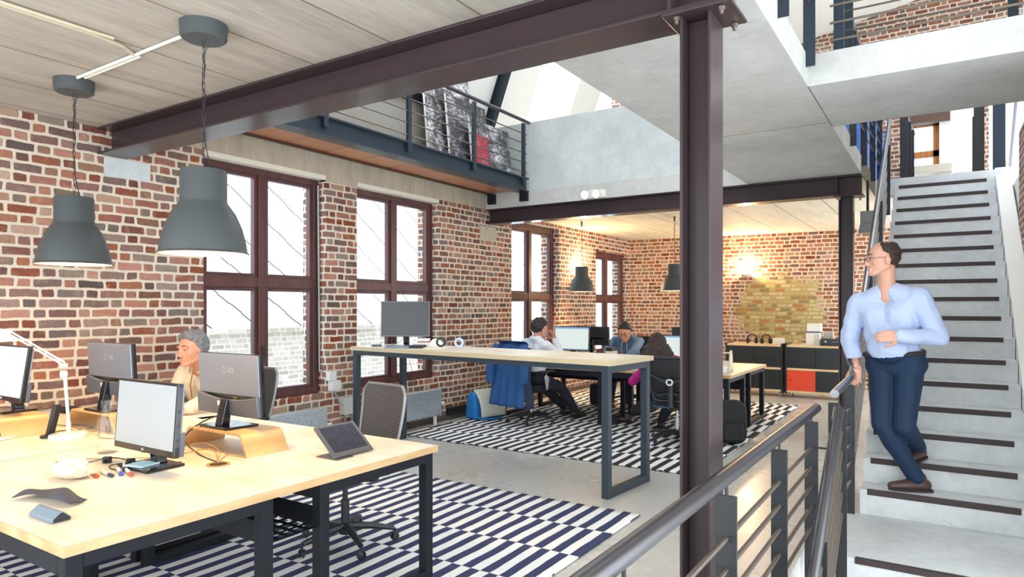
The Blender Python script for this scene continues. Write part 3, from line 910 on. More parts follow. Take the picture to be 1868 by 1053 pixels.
def screen_on(name, strength=1.0):
    """a lit spreadsheet: pale page, blue bar along the top, faint rows and columns"""
    k = NT(name)
    uv = k.coord('Generated'); sp = k.n('ShaderNodeSeparateXYZ'); k.l(uv, sp.inputs[0])
    x, z = sp.outputs[0], sp.outputs[2]
    rows = k.math('LESS_THAN', k.math('FRACT', k.math('MULTIPLY', z, 26.0)), .16)
    cols = k.math('LESS_THAN', k.math('FRACT', k.math('MULTIPLY', x, 9.0)), .03)
    g = k.math('MAXIMUM', rows, cols)
    col = k.mix(k.math('MULTIPLY', g, .35), lin('eefaf6'), lin('bcd6d4'))
    top = k.math('GREATER_THAN', z, .93)
    col = k.mix(top, col, lin('86b4e4'))
    bot = k.math('LESS_THAN', z, .045)
    col = k.mix(bot, col, lin('5f93b8'))
    k.b.inputs['Base Color'].default_value = (.02, .02, .02, 1)
    k.l(col, k.b.inputs['Emission Color']); k.b.inputs['Emission Strength'].default_value = strength
    return k.m
M_SHEET = screen_on('lit_spreadsheet', .23)
M_SCR_GREY = screen_off('sleeping_grey_screen', '9fa4a6')
M_SCR_DARK = screen_off('dark_screen', '24282b')
M_SCR_PALE = glow('lit_pale_screen', 'e4f4f4', .22)
def monitor(label, loc, rz, zb, zt_, wd, screen, back=M_SILV, base_z=None, tilt=-3, logo=True, chin=.03, cat='monitor'):
    """flat monitor; its screen faces local -y. loc = point on the surface it stands on, zb / zt_ = heights of the panel's lower and upper edge"""
    t = thing('monitor', label, cat, loc, rz, 'office monitors')
    z0, z1 = zb-loc[2], zt_-loc[2]
    T = Matrix.Translation((0, 0, (z0+z1)/2)) @ Matrix.Rotation(math.radians(tilt), 4, 'X')
    hh = (z1-z0)/2
    b = MB()
    b.box(-wd/2, wd/2, -.012, .014, -hh, hh, T)
    p = b.build('panel', M_GLOSS, t, smooth=False, bevel=.003)
    b = MB(); b.box(-wd/2+.012, wd/2-.012, -.0135, -.0115, -hh+chin, hh-.012, T); b.build('screen', screen, p, smooth=False)
    # back shell: a flat upper cover over a deeper, rounded lower housing
    b = MB(); b.box(-wd/2+.003, wd/2-.003, .014, .022, -hh+.11, hh-.003, T); b.build('back_cover', back, p, smooth=False, bevel=.003)
    b = MB()
    prof = []
    n = 14
    for i in range(n+1):
        a = -1+2*i/n
        prof.append((a*(wd/2-.003), -hh+.085+.03*a*a))
    prof = [(-(wd/2-.003), -hh+.004), ((wd/2-.003), -hh+.004)] + prof[::-1]
    b.prism(prof, .014, .04, 'y', T); b.build('lower_housing', M_SILVD if back is M_SILV else back, p, smooth=True, bevel=.004)
    b = MB(); b.box(.035, .075, .04, .042, -hh+.05, -hh+.075, T); b.box(-.02, -.005, .04, .043, -hh+.045, -hh+.08, T)
    b.build('ports', M_WHITE if back is M_SILV else M_SILVD, p, smooth=False)
    if logo:
        R = T @ Matrix.Translation((0, .0225, hh*.45)) @ Matrix.Rotation(PI, 4, 'Z') @ Matrix.Rotation(PI/2, 4, 'X')
        lm = plain('embossed_silver', 'b9bcc2', .3, .5)
        lg = text_mesh('LG', .04, 'logo', lm, p, R @ Matrix.Translation((.028, 0, 0)))
        b = MB(); b.lathe([(.015, 0), (.015, .001), (.018, .001), (.018, 0)], (0, 0, 0), 24, R @ Matrix.Translation((-.03, 0, 0)), close=True); b.build('emblem', lm, p)
        R2 = T @ Matrix.Translation((0, -.0135, -hh+.015)) @ Matrix.Rotation(PI/2, 4, 'X')
        text_mesh('LG', .016, 'logo', M_WHITE, p, R2)
    # stand
    b = MB()
    b.prism([(.03, .012), (.085, .012), (.05, z0+.09), (.012, z0+.07)], -.028, .028, 'x'); b.build('stand_neck', M_GLOSS, t, smooth=False, bevel=.006)
    b = MB(); b.prism([(-.13, -.075), (.13, -.075), (.12, .115), (-.12, .115)], 0, .014); b.build('stand_base', M_GLOSS, t, smooth=False, bevel=.004)
    return t
mA = monitor('black monitor with a blank grey screen in front of the water carafe', (-3.16, 1.715, DH), 0, .815, 1.15, .52, M_SCR_GREY, tilt=-4)
RIS = DH+.115
mB = monitor('silver-backed monitor on the bent-wood riser nearest the tablet', (-3.24, 2.215, RIS), PI, .918, 1.25, .53, M_SCR_PALE)
mC = monitor('silver-backed monitor by the brick wall, left of the man in cream knitwear', (-4.38, 2.16, RIS), PI, .95, 1.275, .53, M_SCR_PALE)
mD = monitor('white-screened monitor cut off by the left edge of the photo', (-4.85, 1.77, RIS), 0, .925, 1.265, .53, M_SCR_PALE, tilt=-8)
TB = 1.08
mT = monitor('black monitor with a dark screen on the standing-height table', (-4.76, 5.30, TB), math.radians(30), 1.185, 1.56, .52, M_SCR_DARK, M_MATTE, logo=False, chin=.015)
RD = .73
mE = monitor('lit monitor with a spreadsheet in front of the man in the pale shirt', (-4.23, 8.05, RD), 0, .905, 1.235, .53, M_SHEET, M_MATTE, logo=False, chin=.012)
mF = monitor('black-backed monitor beside the lit spreadsheet screen of the man in the pale shirt', (-4.14, 8.52, RD), PI, .96, 1.225, .50, M_SCR_PALE, M_MATTE, logo=False)
mG = monitor('lit monitor with a spreadsheet in front of the curly-haired woman', (-2.77, 8.05, RD), 0, .85, 1.15, .53, M_SHEET, M_MATTE, logo=False, chin=.012)
mH = monitor('black-backed monitor behind the curly-haired woman’s lit screen'.replace('’', "'"), (-2.74, 8.52, RD), PI, .96, 1.235, .50, M_SCR_PALE, M_MATTE, logo=False)

# bent plywood risers
def riser(label, xc, yc, ln=.58, dp=.25):
    h = .115; th = .012
    pts_o, pts_i = [], []
    # outer outline of the section in xz: flared legs and a rounded shoulder
    half = ln/2; fl = .045; r = .045
    out = [(-half, 0)]
    cx, cz = -half+fl+r*.9, h-r
    for i in range(7):
        a = PI-.35 - (PI/2-.35)*i/6
        out.append((cx+r*math.cos(a), cz+r*math.sin(a)))
    out += [(-x, z) for x, z in out[::-1]]
    inn = []
    for i, (x, z) in enumerate(out):
        if i == 0: inn.append((x+th*1.1, 0))
        elif i == len(out)-1: inn.append((x-th*1.1, 0))
        else:
            k = 1 if x < 0 else -1
            ccx = cx if x < 0 else -cx
            d = Vector((x-ccx, z-cz)).normalized()
            inn.append((ccx+d.x*(r-th), cz+d.y*(r-th)))
    b = MB()
    n = len(out)
    for i in range(n-1):
        b.prism([out[i], out[i+1], inn[i+1], inn[i]], -dp/2, dp/2, 'y')
    t = b.build('monitor_riser', M_PLY, smooth=True, angle=40)
    bm = bmesh.new(); bm.from_mesh(t.data); bmesh.ops.remove_doubles(bm, verts=bm.verts, dist=.0005); bm.to_mesh(t.data); bm.free()
    t.location = (xc, yc, DH)
    return tag(t, label, 'monitor stand', 'bent-wood monitor risers')
riser('honey-coloured bent-wood riser nearest the tablet', -3.21, 2.21)
riser('honey-coloured bent-wood riser under the silver-backed monitor by the wall', -4.42, 2.17, .60)
riser('honey-coloured bent-wood riser cut by the left edge of the photo', -4.79, 1.74, .60)

# ------------------------------------------------------------------ things on the near desks
# desk lamp
t = thing('desk_lamp', 'white articulated desk lamp with a round base', 'lamp', (-4.27, 1.86, DH))
M_LAMP = plain('white_lamp_enamel', 'e3ded6', .35, var=.03)
b = MB(); b.lathe([(.098, 0), (.1, .006), (.098, .022), (.085, .027), (.012, .03)], (0, 0, 0), 36); b.build('lamp_base', M_LAMP, t)
b = MB(); b.tube([(0, 0, .028), (-.002, 0, .09)], .012, 12)
for dx in (-.009, .011): b.tube([(dx, 0, .08), (dx-.055, 0, .385)], .005, 8)
b.build('lower_arm', M_LAMP, t)
b = MB(); b.lathe([(.024, -.012), (.024, .012)], (0, 0, 0), 18, Matrix.Translation((-.06, 0, .365)) @ Matrix.Rotation(PI/2, 4, 'X')); b.lathe([(.014, -.016), (.014, .016)], (0, 0, 0), 14, Matrix.Translation((-.058, 0, .415)) @ Matrix.Rotation(PI/2, 4, 'X')); b.build('joint', plain('clear_grey_plastic', 'c4c8ca', .25), t)
b = MB()
for dz in (0, .02): b.tube([(-.05, 0, .415+dz), (-.56, -.10, .60+dz)], .0055, 8)
b.build('upper_arm', M_LAMP, t)
b = MB(); b.lathe([(.015, .07), (.03, .06), (.06, .02), (.075, 0), (.072, 0), (.055, .02), (.02, .05)], (0, 0, 0), 28, Matrix.Translation((-.60, -.11, .55))); b.build('lamp_shade', M_LAMP, t)
# phone stand
t = thing('phone_stand', 'black handset leaning upright on a small round foot beside the white lamp', 'phone', (-4.37, 1.80, DH), math.radians(20))
b = MB(); b.lathe([(.045, 0), (.045, .012), (.03, .016)], (0, 0, 0), 20); b.build('foot', M_MATTE, t)
T = Matrix.Rotation(math.radians(17), 4, 'Y')
b = MB(); b.box(-.014, .014, -.022, .022, .01, .20, T); b.build('handset', M_MATTE, t, bevel=.008)
# black case
b = MB(); b.box(-.20, .20, -.06, .06, 0, .035)
o = b.build('padded_case', plain('black_padded_fabric', '222328', .8, bump=.3), bevel=.014); o.location = (-5.18, 2.32, DH); o.rotation_euler = (0, 0, .05)
tag(o, 'flat black padded case lying on the desk against the brick wall', 'case')
# carafe
t = thing('water_carafe', 'clear glass water carafe behind the grey-screened monitor', 'carafe', (-3.66, 1.78, DH))
gl = glass('carafe_glass', 'ffffff', .2)
b = MB()
out = [(.046, 0), (.05, .006), (.05, .15), (.047, .175), (.034, .205), (.028, .225), (.029, .255), (.033, .27)]
b.lathe(out + [(r-.003, z) for r, z in out[::-1][:-1]] + [(.04, .006)], (0, 0, 0), 32); b.build('glass_body', gl, t)
b = MB(); b.lathe([(.0465, .008), (.0465, .075)], (0, 0, 0), 28); b.build('water', glass('still_water', 'fbfefe', .08), t)
# grommet cables
def cable(name, label, pts, mat, r=.0028, cat='cable', group=None, parent=None):
    # Catmull-Rom through the points
    P = [Vector(p) for p in pts]; out = []
    for i in range(len(P)-1):
        p0 = P[max(i-1, 0)]; p1 = P[i]; p2 = P[i+1]; p3 = P[min(i+2, len(P)-1)]
        for k in range(6):
            q = k/6
            out.append(.5*((2*p1)+(p2-p0)*q+(2*p0-5*p1+4*p2-p3)*q*q+(3*p1-p0-3*p2+p3)*q**3))
    out.append(P[-1])
    b = MB(); b.tube(out, r, 6)
    o = b.build(name, mat, parent, True)
    if label: tag(o, label, cat, group)
    return o
z = DH+.004
cable('monitor_cable', 'black cable dropping from the monitor on the riser to the desk grommet', [(-3.22, 2.262, .97), (-3.20, 2.30, .97), (-3.27, 2.28, .93), (-3.36, 2.14, .885), (-3.40, 2.04, .80), (-3.2, 2.0, z+.002), (-2.97, 1.95, z)], M_CABLE, .004)
for i, pts in enumerate([[(-3.6, 1.62, z), (-3.3, 1.86, z), (-3.08, 1.98, .79), (-2.96, 1.95, z)], [(-3.45, 2.06, z), (-3.2, 2.02, .80), (-3.02, 1.99, .79), (-2.95, 1.94, z)], [(-3.1, 2.08, z), (-2.9, 2.06, z+.01), (-2.92, 1.98, .78), (-2.95, 1.945, z)]]):
    cable('desk_cable', 'thin tan cable looping into the hole in the desk strip below the riser', pts, plain('tan_cable', 'a08450', .5), .003, group='tan cables at the desk hole')
for i, pts in enumerate([[(-4.6, 2.0, z), (-4.42, 1.98, z), (-4.3, 2.04, .76), (-4.1, 1.95, z), (-3.9, 2.02, z)], [(-4.75, 2.06, z), (-4.5, 2.1, z), (-4.4, 1.96, z+.01), (-4.2, 1.92, z)], [(-4.9, 1.98, z), (-4.62, 2.03, z), (-4.36, 2.0, z), (-4.1, 2.06, .77), (-3.8, 1.92, z)]]):
    cable('desk_cable', 'thin grey cable straggling across the desk strip behind the white lamp', pts, M_CABLEG, .0026, group='grey cables behind the lamp')
# small connectors left of the monitor base
for (x, y, r, lab) in ((-3.42, 1.66, .5, 'small black plug lying on the desk nearest the marker pens'), (-3.28, 1.70, 1.5, 'small black adapter block on the desk beside the grey-screened monitor')):
    b = MB(); b.box(-.018, .018, -.012, .012, 0, .03); b.box(-.006, .006, -.03, -.012, .006, .02)
    o = b.build('cable_plug', M_CABLE, bevel=.003); o.location = (x, y, DH); o.rotation_euler = (0, 0, r); tag(o, lab, 'plug')
cable('charger_cable', 'thin black cable snaking between the two small plugs', [(-3.62, 1.52, z), (-3.50, 1.60, z), (-3.42, 1.69, .76), (-3.34, 1.73, z), (-3.2, 1.78, z), (-3.12, 1.86, z)], M_CABLE, .0025)
cable('charger_cable', 'thin black cable curling from the adapter towards the markers', [(-3.28, 1.69, .755), (-3.33, 1.63, z), (-3.24, 1.60, z), (-3.12, 1.62, .755)], M_CABLE, .0025)
# note pad on the monitor base
b = MB(); b.box(-.055, .055, -.05, .05, 0, .006)
o = b.build('sticky_note_pad', plain('pale_blue_paper', 'bfe0ea', .8), smooth=False); o.location = (-3.17, 1.695, DH+.0155); o.rotation_euler = (0, 0, .25)
tag(o, 'pale blue sticky-note pad on the foot of the grey-screened monitor', 'note pad')
# crumpled bag
b = MB(); b.ball((0, 0, .036), (.085, .06, .036), 40, 28)
o = b.build('crumpled_paper', plain('creased_translucent_paper', 'd8cfbd', .6, var=.05), smooth=False)
for v in o.data.vertices:
    n = noise.noise(v.co*34)*.026 + abs(noise.noise(v.co*75))*.022
    v.co += v.co.normalized()*n
    v.co.z = max(v.co.z, .001)
o.location = (-3.24, 1.43, DH); tag(o, 'crumpled pale paper wad beside the marker pens', 'paper')
# markers
mk = [(-3.20, 1.50, -.25, 'b8432c', 'white marker pen with a red cap, closest to the paper wad'), (-3.16, 1.535, -.12, '2b3350', 'white marker pen with a dark navy cap'),
      (-3.15, 1.585, -.35, '3d4fc0', 'white marker pen with a bright blue cap'), (-3.10, 1.60, -.30, 'c4503a', 'white marker pen with a red cap, closest to the sticky-note pad'), (-3.22, 1.64, -.45, '20211f', 'white marker pen with a black cap')]
for (x, y, a, c, lab) in mk:
    t = thing('marker_pen', lab, 'pen', (x, y, DH+.0085), a, 'whiteboard markers')
    R = Matrix.Rotation(PI/2, 4, 'Y')
    b = MB(); b.lathe([(.0078, -.08), (.0085, -.078), (.0085, .02), (.007, .022)], (0, 0, 0), 14, R); b.build('barrel', M_WHITE, t)
    b = MB(); b.lathe([(.0085, .02), (.0085, .058), (.006, .06)], (0, 0, 0), 14, R); b.build('cap', plain('cap_'+c, c, .4), t)
# dark cloth and grey glasses case
b = MB()
def cl(u, v):
    x = -.15+.30*u; y = -.055+.11*v*(1-.35*u)
    zz = .008+.02*(.5+.5*math.sin(u*9+v*3))*(.4+.6*math.sin(PI*v)) + .016*math.sin(PI*u)
    return (x, y+.02*math.sin(u*5), zz)
b.grid(cl, 26, 12)
o = b.build('dark_cloth', plain('dark_blue_grey_cloth', '43454f', .8, var=.1), solid=.004); o.location = (-2.94, 1.235, DH); o.rotation_euler = (0, 0, .35)
tag(o, 'rumpled dark grey cloth at the near corner of the desk', 'cloth')
t = thing('spectacle_case', 'open-ended grey spectacle case at the near corner of the desk', 'case', (-2.70, 1.115, DH), .02)
pr = [(-.032, 0), (.032, 0), (.032, .012), (.006, .036), (-.004, .036), (-.032, .014)]
b = MB(); b.prism(pr, -.085, .085, 'x'); b.build('shell', plain('slate_leatherette', '73808c', .6, var=.06), t, bevel=.003)
b = MB(); b.prism([(y*.82, .003+zq*.8) for y, zq in pr], .0855, .087, 'x'); b.build('opening', M_MATTE, t, smooth=False)
# notebook, pen holder at the left edge
t = thing('red_edged_notebook', 'white notebook with a red edge at the left end of the desk', 'notebook', (-4.60, 1.62, DH), .12)
b = MB(); b.box(-.11, .11, -.08, .08, .003, .015); b.build('pages', M_WHITE, t, smooth=False)
b = MB(); b.box(-.112, .112, -.082, .082, 0, .003); b.box(-.112, .112, -.0825, -.080, 0, .017); b.build('cover', plain('red_cover', 'd0502f', .6), t, smooth=False)
b = MB(); b.box(-.06, .06, -.02, .02, 0, .012); o = b.build('small_pouch', M_MATTE, bevel=.005); o.location = (-4.62, 1.63, DH+.017); o.rotation_euler = (0, 0, .2)
tag(o, 'small black pouch lying on the red-edged notebook', 'pouch')
# loose papers in front of the seated man
for (x, y, a, lab) in ((-4.35, 2.66, .1, 'blank paper sheet on the desk just in front of the man in cream knitwear'), (-4.12, 2.74, -.15, 'blank paper sheet on the desk between the man in cream knitwear and the riser')):
    b = MB(); b.box(-.15, .15, -.105, .105, 0, .0015); o = b.build('paper_sheet', plain('warm_paper', 'efe4cf', .8), smooth=False); o.location = (x, y, DH+.0005); o.rotation_euler = (0, 0, a); tag(o, lab, 'paper')
# tablet on its stand (faces +x)
t = thing('tablet_stand', 'dark tablet computer on a slanted desk stand near the end of the desk', 'tablet', (-2.57, 2.425, DH), 0)
A = math.radians(48)
T = Matrix.Translation((.05, 0, .012)) @ Matrix.Rotation(-A, 4, 'Y')
b = MB(); b.box(-.012, 0, -.135, .135, 0, .205, T); b.build('case_frame', plain('graphite_case', '5a5654', .35, .5), t, bevel=.005)
def tablet_screen():
    k = NT('dim_purple_tablet_screen')
    co = k.coord()
    f = k.noise(26, 5, .7, co)
    k.l(k.ramp(f, [(.35, '0e0c14'), (.6, '231d30'), (.8, '4a3c52')]), k.b.inputs['Base Color'])
    k.b.inputs['Roughness'].default_value = .3; k.b.inputs['Specular IOR Level'].default_value = .25
    return k.m
b = MB(); b.box(0, .0012, -.112, .112, .03, .19, T); b.build('screen', tablet_screen(), t, smooth=False)
b = MB(); b.box(-.09, .06, -.13, -.02, 0, .006); b.prism([(-.05, .006), (-.035, .006), (-.045, .09), (-.055, .09)], -.06, .06, 'y'); b.build('foot', plain('graphite_metal', '6b6a6a', .35, .7), t, bevel=.002)

# ------------------------------------------------------------------ things on the high table
t = thing('closed_laptop', 'closed slate laptop with a black edge under the dark screen on the standing-height table', 'laptop', (-4.66, 5.19, TB), math.radians(30))
b = MB(); b.box(-.19, .19, -.12, .10, 0, .022); b.build('lid_and_body', plain('slate_laptop', '76828d', .35, .5), t, smooth=False, bevel=.004)
b = MB(); b.box(.06, .205, -.135, .09, .001, .026); b.build('black_end', M_MATTE, t, smooth=False, bevel=.004)
t = thing('tape_dispenser', 'white and black tape dispenser behind the laptop on the high table', 'tape dispenser', (-4.42, 5.40, TB), math.radians(28))
b = MB(); b.prism([(-.09, 0), (.09, 0), (.07, .05), (.03, .09), (-.03, .09), (-.09, .03)], -.028, .028, 'y'); b.build('body', M_WHITE, t, bevel=.006)
b = MB(); b.lathe([(.03, -.03), (.052, -.03), (.052, .03), (.03, .03)], (0, 0, 0), 24, Matrix.Translation((.05, 0, .055)) @ Matrix.Rotation(PI/2, 4, 'X'), close=True); b.build('wheel', M_MATTE, t)
t = thing('small_carton', 'small white carton with a red stripe beside the tape dispenser', 'box', (-4.56, 5.36, TB), math.radians(28))
b = MB(); b.box(-.06, .06, -.04, .04, 0, .09); b.build('carton', M_WHITE, t, smooth=False, bevel=.002)
b = MB(); b.box(-.061, .061, -.041, .041, .05, .062); b.build('stripe', plain('red_stripe', 'b05048', .6), t, smooth=False)
t = thing('tape_roll', 'translucent blue roll of tape standing at the back of the high table', 'tape', (-4.22, 5.52, TB+.05), math.radians(30))
b = MB(); b.lathe([(.028, -.012), (.05, -.012), (.05, .012), (.028, .012)], (0, 0, 0), 28, Matrix.Rotation(PI/2, 4, 'X'), close=True); b.build('ring', plain('pale_blue_film', 'b9c8ee', .2), t)
b = MB(); b.box(-.05, .05, -.025, .025, 0, .022); o = b.build('power_brick', M_SILVD, bevel=.004); o.location = (-5.04, 5.16, TB); o.rotation_euler = (0, 0, .4); tag(o, 'small grey power brick at the window end of the high table', 'power brick')
b = MB(); b.box(-.11, .11, -.075, .075, 0, .008); o = b.build('notepad', plain('cream_paper', 'e7dfca', .8), smooth=False, bevel=.002); o.location = (-4.30, 5.24, TB); o.rotation_euler = (0, 0, .35); tag(o, 'cream notepad in front of the tape dispenser on the high table', 'notepad')
cable('hanging_cable', 'thin black cable dangling in loops below the end of the high table', [(-5.0, 5.5, 1.0), (-5.01, 5.5, .85), (-4.96, 5.48, .72), (-4.86, 5.46, .66), (-4.80, 5.45, .80), (-4.84, 5.45, .93), (-4.80, 5.45, .98), (-4.7, 5.44, .94), (-4.6, 5.43, .95), (-4.57, 5.43, 1.0)], M_CABLE, .0025)
cable('screen_cable', 'thin black cable curling from the power brick to the dark screen', [(-5.03, 5.18, 1.105), (-4.98, 5.26, 1.14), (-4.92, 5.3, 1.17), (-4.9, 5.25, 1.09), (-4.82, 5.33, 1.15)], M_CABLE, .0022)
# ------------------------------------------------------------------ office chairs (sitter looks along local +y)
M_MESHG = None
def mesh_fabric(name, c1, c2, pitch):
    k = NT(name)
    sp = k.n('ShaderNodeSeparateXYZ'); k.l(k.coord(), sp.inputs[0])
    f = k.math('FRACT', k.math('DIVIDE', sp.outputs[2], pitch))
    k.l(k.mix(k.math('LESS_THAN', f, .42), lin(c1), lin(c2)), k.b.inputs['Base Color'])
    k.b.inputs['Roughness'].default_value = .45
    return k.m
M_MESHG = mesh_fabric('grey_chair_mesh', '2c2c2f', '66676c', .012)
M_MESHB = mesh_fabric('black_chair_mesh', '141519', '1f2024', .008)
M_SEATF = plain('black_seat_fabric', '1b1c20', .85, bump=.3)
M_CHAIRP = plain('black_chair_plastic', '202327', .42)
M_CHROME = plain('brushed_chrome', 'b9bcc0', .25, .9)
def rrect(w_, h_, r, n=5):
    out = []
    for (cx, cy, a0) in ((w_/2-r, h_/2-r, 0), (-w_/2+r, h_/2-r, 90), (-w_/2+r, -h_/2+r, 180), (w_/2-r, -h_/2+r, 270)):
        for i in range(n+1):
            a = math.radians(a0+90*i/n); out.append((cx+r*math.cos(a), cy+r*math.sin(a)))
    return out
def chair(label, loc, rz, style='grey', group='office swivel chairs'):
    t = thing('office_chair', label, 'chair', loc, rz, group)
    # five-star base with castors
    b = MB(); b.lathe([(.04, .07), (.045, .08), (.04, .135), (.03, .14)], (0, 0, 0), 16); 
    for k in range(5):
        a = 2*PI*k/5+.3
        d = Vector((math.cos(a), math.sin(a), 0))
        b.tube([d*.02+Vector((0, 0, .115)), d*.16+Vector((0, 0, .105)), d*.30+Vector((0, 0, .078))], [.026, .022, .015], 8)
    base = b.build('star_base', M_CHAIRP, t)
    for k in range(5):
        a = 2*PI*k/5+.3
        d = Vector((math.cos(a), math.sin(a), 0)); c = d*.305
        R = Matrix.Translation((c.x, c.y, .026)) @ Matrix.Rotation(a+PI/2+.6, 4, 'Z') @ Matrix.Rotation(PI/2, 4, 'Y')
        b = MB()
        for dz in (-.016, .006): b.lathe([(.02, dz), (.025, dz+.002), (.025, dz+.009), (.02, dz+.011)], (0, 0, 0), 16, R)
        b.tube([(c.x, c.y, .03), (c.x, c.y, .078)], .009, 8)
        b.build('caster', M_CHAIRP, base)
    b = MB(); b.lathe([(.026, .13), (.026, .28), (.016, .282), (.016, .41)], (0, 0, 0), 16); b.build('gas_column', M_CHAIRP if style == 'grey' else M_CHROME, t)
    b = MB(); b.box(-.08, .08, -.13, .11, .385, .43); b.tube([(.08, .02, .40), (.19, .03, .395)], .008, 8); b.box(-.035, .035, -.24, -.12, .39, .43); b.build('tilt_mechanism', M_CHAIRP, t, bevel=.01)
    b = MB()
    prof = rrect(.48, .46, .09)
    b.prism(prof, .435, .485, 'z'); b.build('seat', M_SEATF, t, bevel=.018, seg=3)
    # back
    hh, ww = (.47, .42) if style == 'grey' else (.50, .47)
    zc = .73 if style == 'grey' else .755
    az = .575 if style == 'grey' else .655
    def bk(x, z):     # depth of the curved back
        return -.235 - .10*((z+hh/2)/hh)**1.3*.9 + .16*x*x*1.6 - .02*math.cos(PI*z/hh)
    n = 18
    b = MB()
    def sheet(u, v):
        z = (v-.5)*hh
        taper = 1-.16*(1-v)**2
        cap = min(1.0, math.sqrt(max(0, 1-max(0, (abs(v-.5)*2-.72)/.28)**2*.35)))
        x = (u-.5)*ww*taper*cap
        return (x, bk(x, z), zc+z)
    b.grid(sheet, n, n)
    back = b.build('backrest', M_MESHG if style == 'grey' else M_MESHB, t, solid=.006)
    rim = [sheet(i/n, 1) for i in range(n+1)] + [sheet(1, 1-i/n) for i in range(1, n+1)] + [sheet(1-i/n, 0) for i in range(1, n+1)] + [sheet(0, i/n) for i in range(1, n+1)]
    b = MB(); b.tube(rim, .011 if style == 'grey' else .02, 8, caps=False); b.build('rim', plain('grey_chair_rim', '8d8e92', .35, .5) if style == 'grey' else M_CHAIRP, back)
    b = MB()
    if style == 'grey':
        b.tube([(0, -.2, .41), (0, -.31, .45), (0, bk(0, -.05)-.02, .66)], [.03, .028, .02], 10)
    else:
        b.tube([(0, -.2, .41), (0, -.33, .46), (0, bk(0, -.1)-.045, .68), (0, bk(0, 0)-.035, .76)], [.032, .032, .034, .03], 10)
        for sx in (-1, 1):
            b.tube([(0, bk(0, -.08)-.045, .72), (sx*.11, bk(.11, -.02)-.035, .75), (sx*.215, bk(.2, .02)-.01, .80)], [.026, .024, .016], 8)
            b.tube([(0, bk(0, -.2)-.05, .60), (sx*.14, bk(.14, -.2)-.03, .565), (sx*.20, bk(.2, -.2)-.01, .60)], [.02, .02, .014], 8)
    sp = b.build('back_support', M_CHAIRP, t)
    if style != 'grey':
        b = MB()
        b.lathe([(.022, 0), (.04, 0), (.04, .012), (.022, .012)], (0, 0, 0), 20, Matrix.Translation((.0, bk(0, -.02)-.075, .735)) @ Matrix.Rotation(PI/2, 4, 'X'), close=True)
        b.build('adjusting_ring', M_CHROME, sp)
    for sx in (-1, 1):
        b = MB(); b.tube([(sx*.20, 0, .44), (sx*.285, -.01, .45), (sx*.295, -.03, .53), (sx*.285, -.03, az)], [.02, .02, .022, .024], 8)
        arm = b.build('armrest', M_CHAIRP, t)
        b = MB(); b.box(sx*.285-.038, sx*.285+.038, -.15, .11, az, az+.028); b.build('arm_pad', M_SEATF, arm, bevel=.012)
        if style != 'grey':
            b = MB(); b.prism([(-.055, .45), (-.02, .45), (.0, .60), (-.06, .64), (-.085, .61)], sx*.31, sx*.322, 'x'); b.build('silver_plate', M_CHROME, arm, bevel=.004)
        else:
            b = MB(); b.box(sx*.285-.02, sx*.285+.02, -.05, -.01, .49, .55); b.build('sleeve', plain('light_grey_plastic', 'a9abb0', .4), arm, bevel=.005)
    return t
chair('grey mesh-backed swivel chair pushed up to the end of the near desk', (-3.13, 2.93, RZ), PI-.12, 'grey')
chair('black swivel chair with a blue coat hung over its back', (-4.42, 7.30, RZ), -.25, 'black')
chair('black wide-backed swivel chair the curly-haired woman sits on', (-2.46, 7.16, RZ), .12, 'black').scale = (1, 1, .93)
chair('black swivel chair under the man in the denim shirt', (-4.0, 9.62, RZ), PI, 'black')
chair('grey mesh-backed swivel chair under the man in cream knitwear', (-4.84, 3.28, RZ), PI, 'grey')

# coat draped over the second chair
t = thing('blue_coat', 'dark blue coat draped over the back of the chair at the rear desk', 'coat', (-4.42, 7.30, RZ), -.25)
M_COAT = plain('blue_coat_cloth', '1f4f86', .75, var=.15, vs=12, bump=.15, bs=120)
def coat(side):
    def f(u, v):
        x = (u-.5)*(.50+.16*v)
        z = 1.05 - .80*v - .03*abs(u-.5)*2*(1-v)
        fold = .018*math.sin(u*26+v*2)*v + .01*math.sin(u*11)
        y = -.355 - side*.035*(.4+v) - .06*(1-v)*0 + fold - .04*v
        if v < .12:
            y += (.12-v)/.12*.045*side
        if v > .55 and abs(u-.5) < .05: y += .02
        return (x, y, z)
    return f
b = MB(); b.grid(coat(1), 36, 24); b.build('back_panel', M_COAT, t, solid=.008)
b = MB(); b.grid(lambda u, v: ((u-.5)*.5, -.375+.09*u*0+.085*math.sin(PI*v*.5)-.01, 1.055+.012*math.sin(PI*v)-.05*v), 12, 8); b.build('collar', M_COAT, t, solid=.01)
for sx, dz in ((-1, .0), (1, .03)):
    b = MB(); b.tube([(sx*.235, -.36, 1.0), (sx*.285, -.41, .88), (sx*.30, -.43, .66), (sx*.295, -.43, .53+dz)], [.05, .062, .06, .055], 12); b.build('sleeve', M_COAT, t)
b = MB()
b.grid(lambda u, v: (.24+.05*u+.05*v, -.30-.10*(1-u)+.02*math.sin(v*9), 0.98-.74*v), 6, 16); b.build('lining_flap', plain('dark_navy_lining', '1c2a48', .7), t, solid=.006)

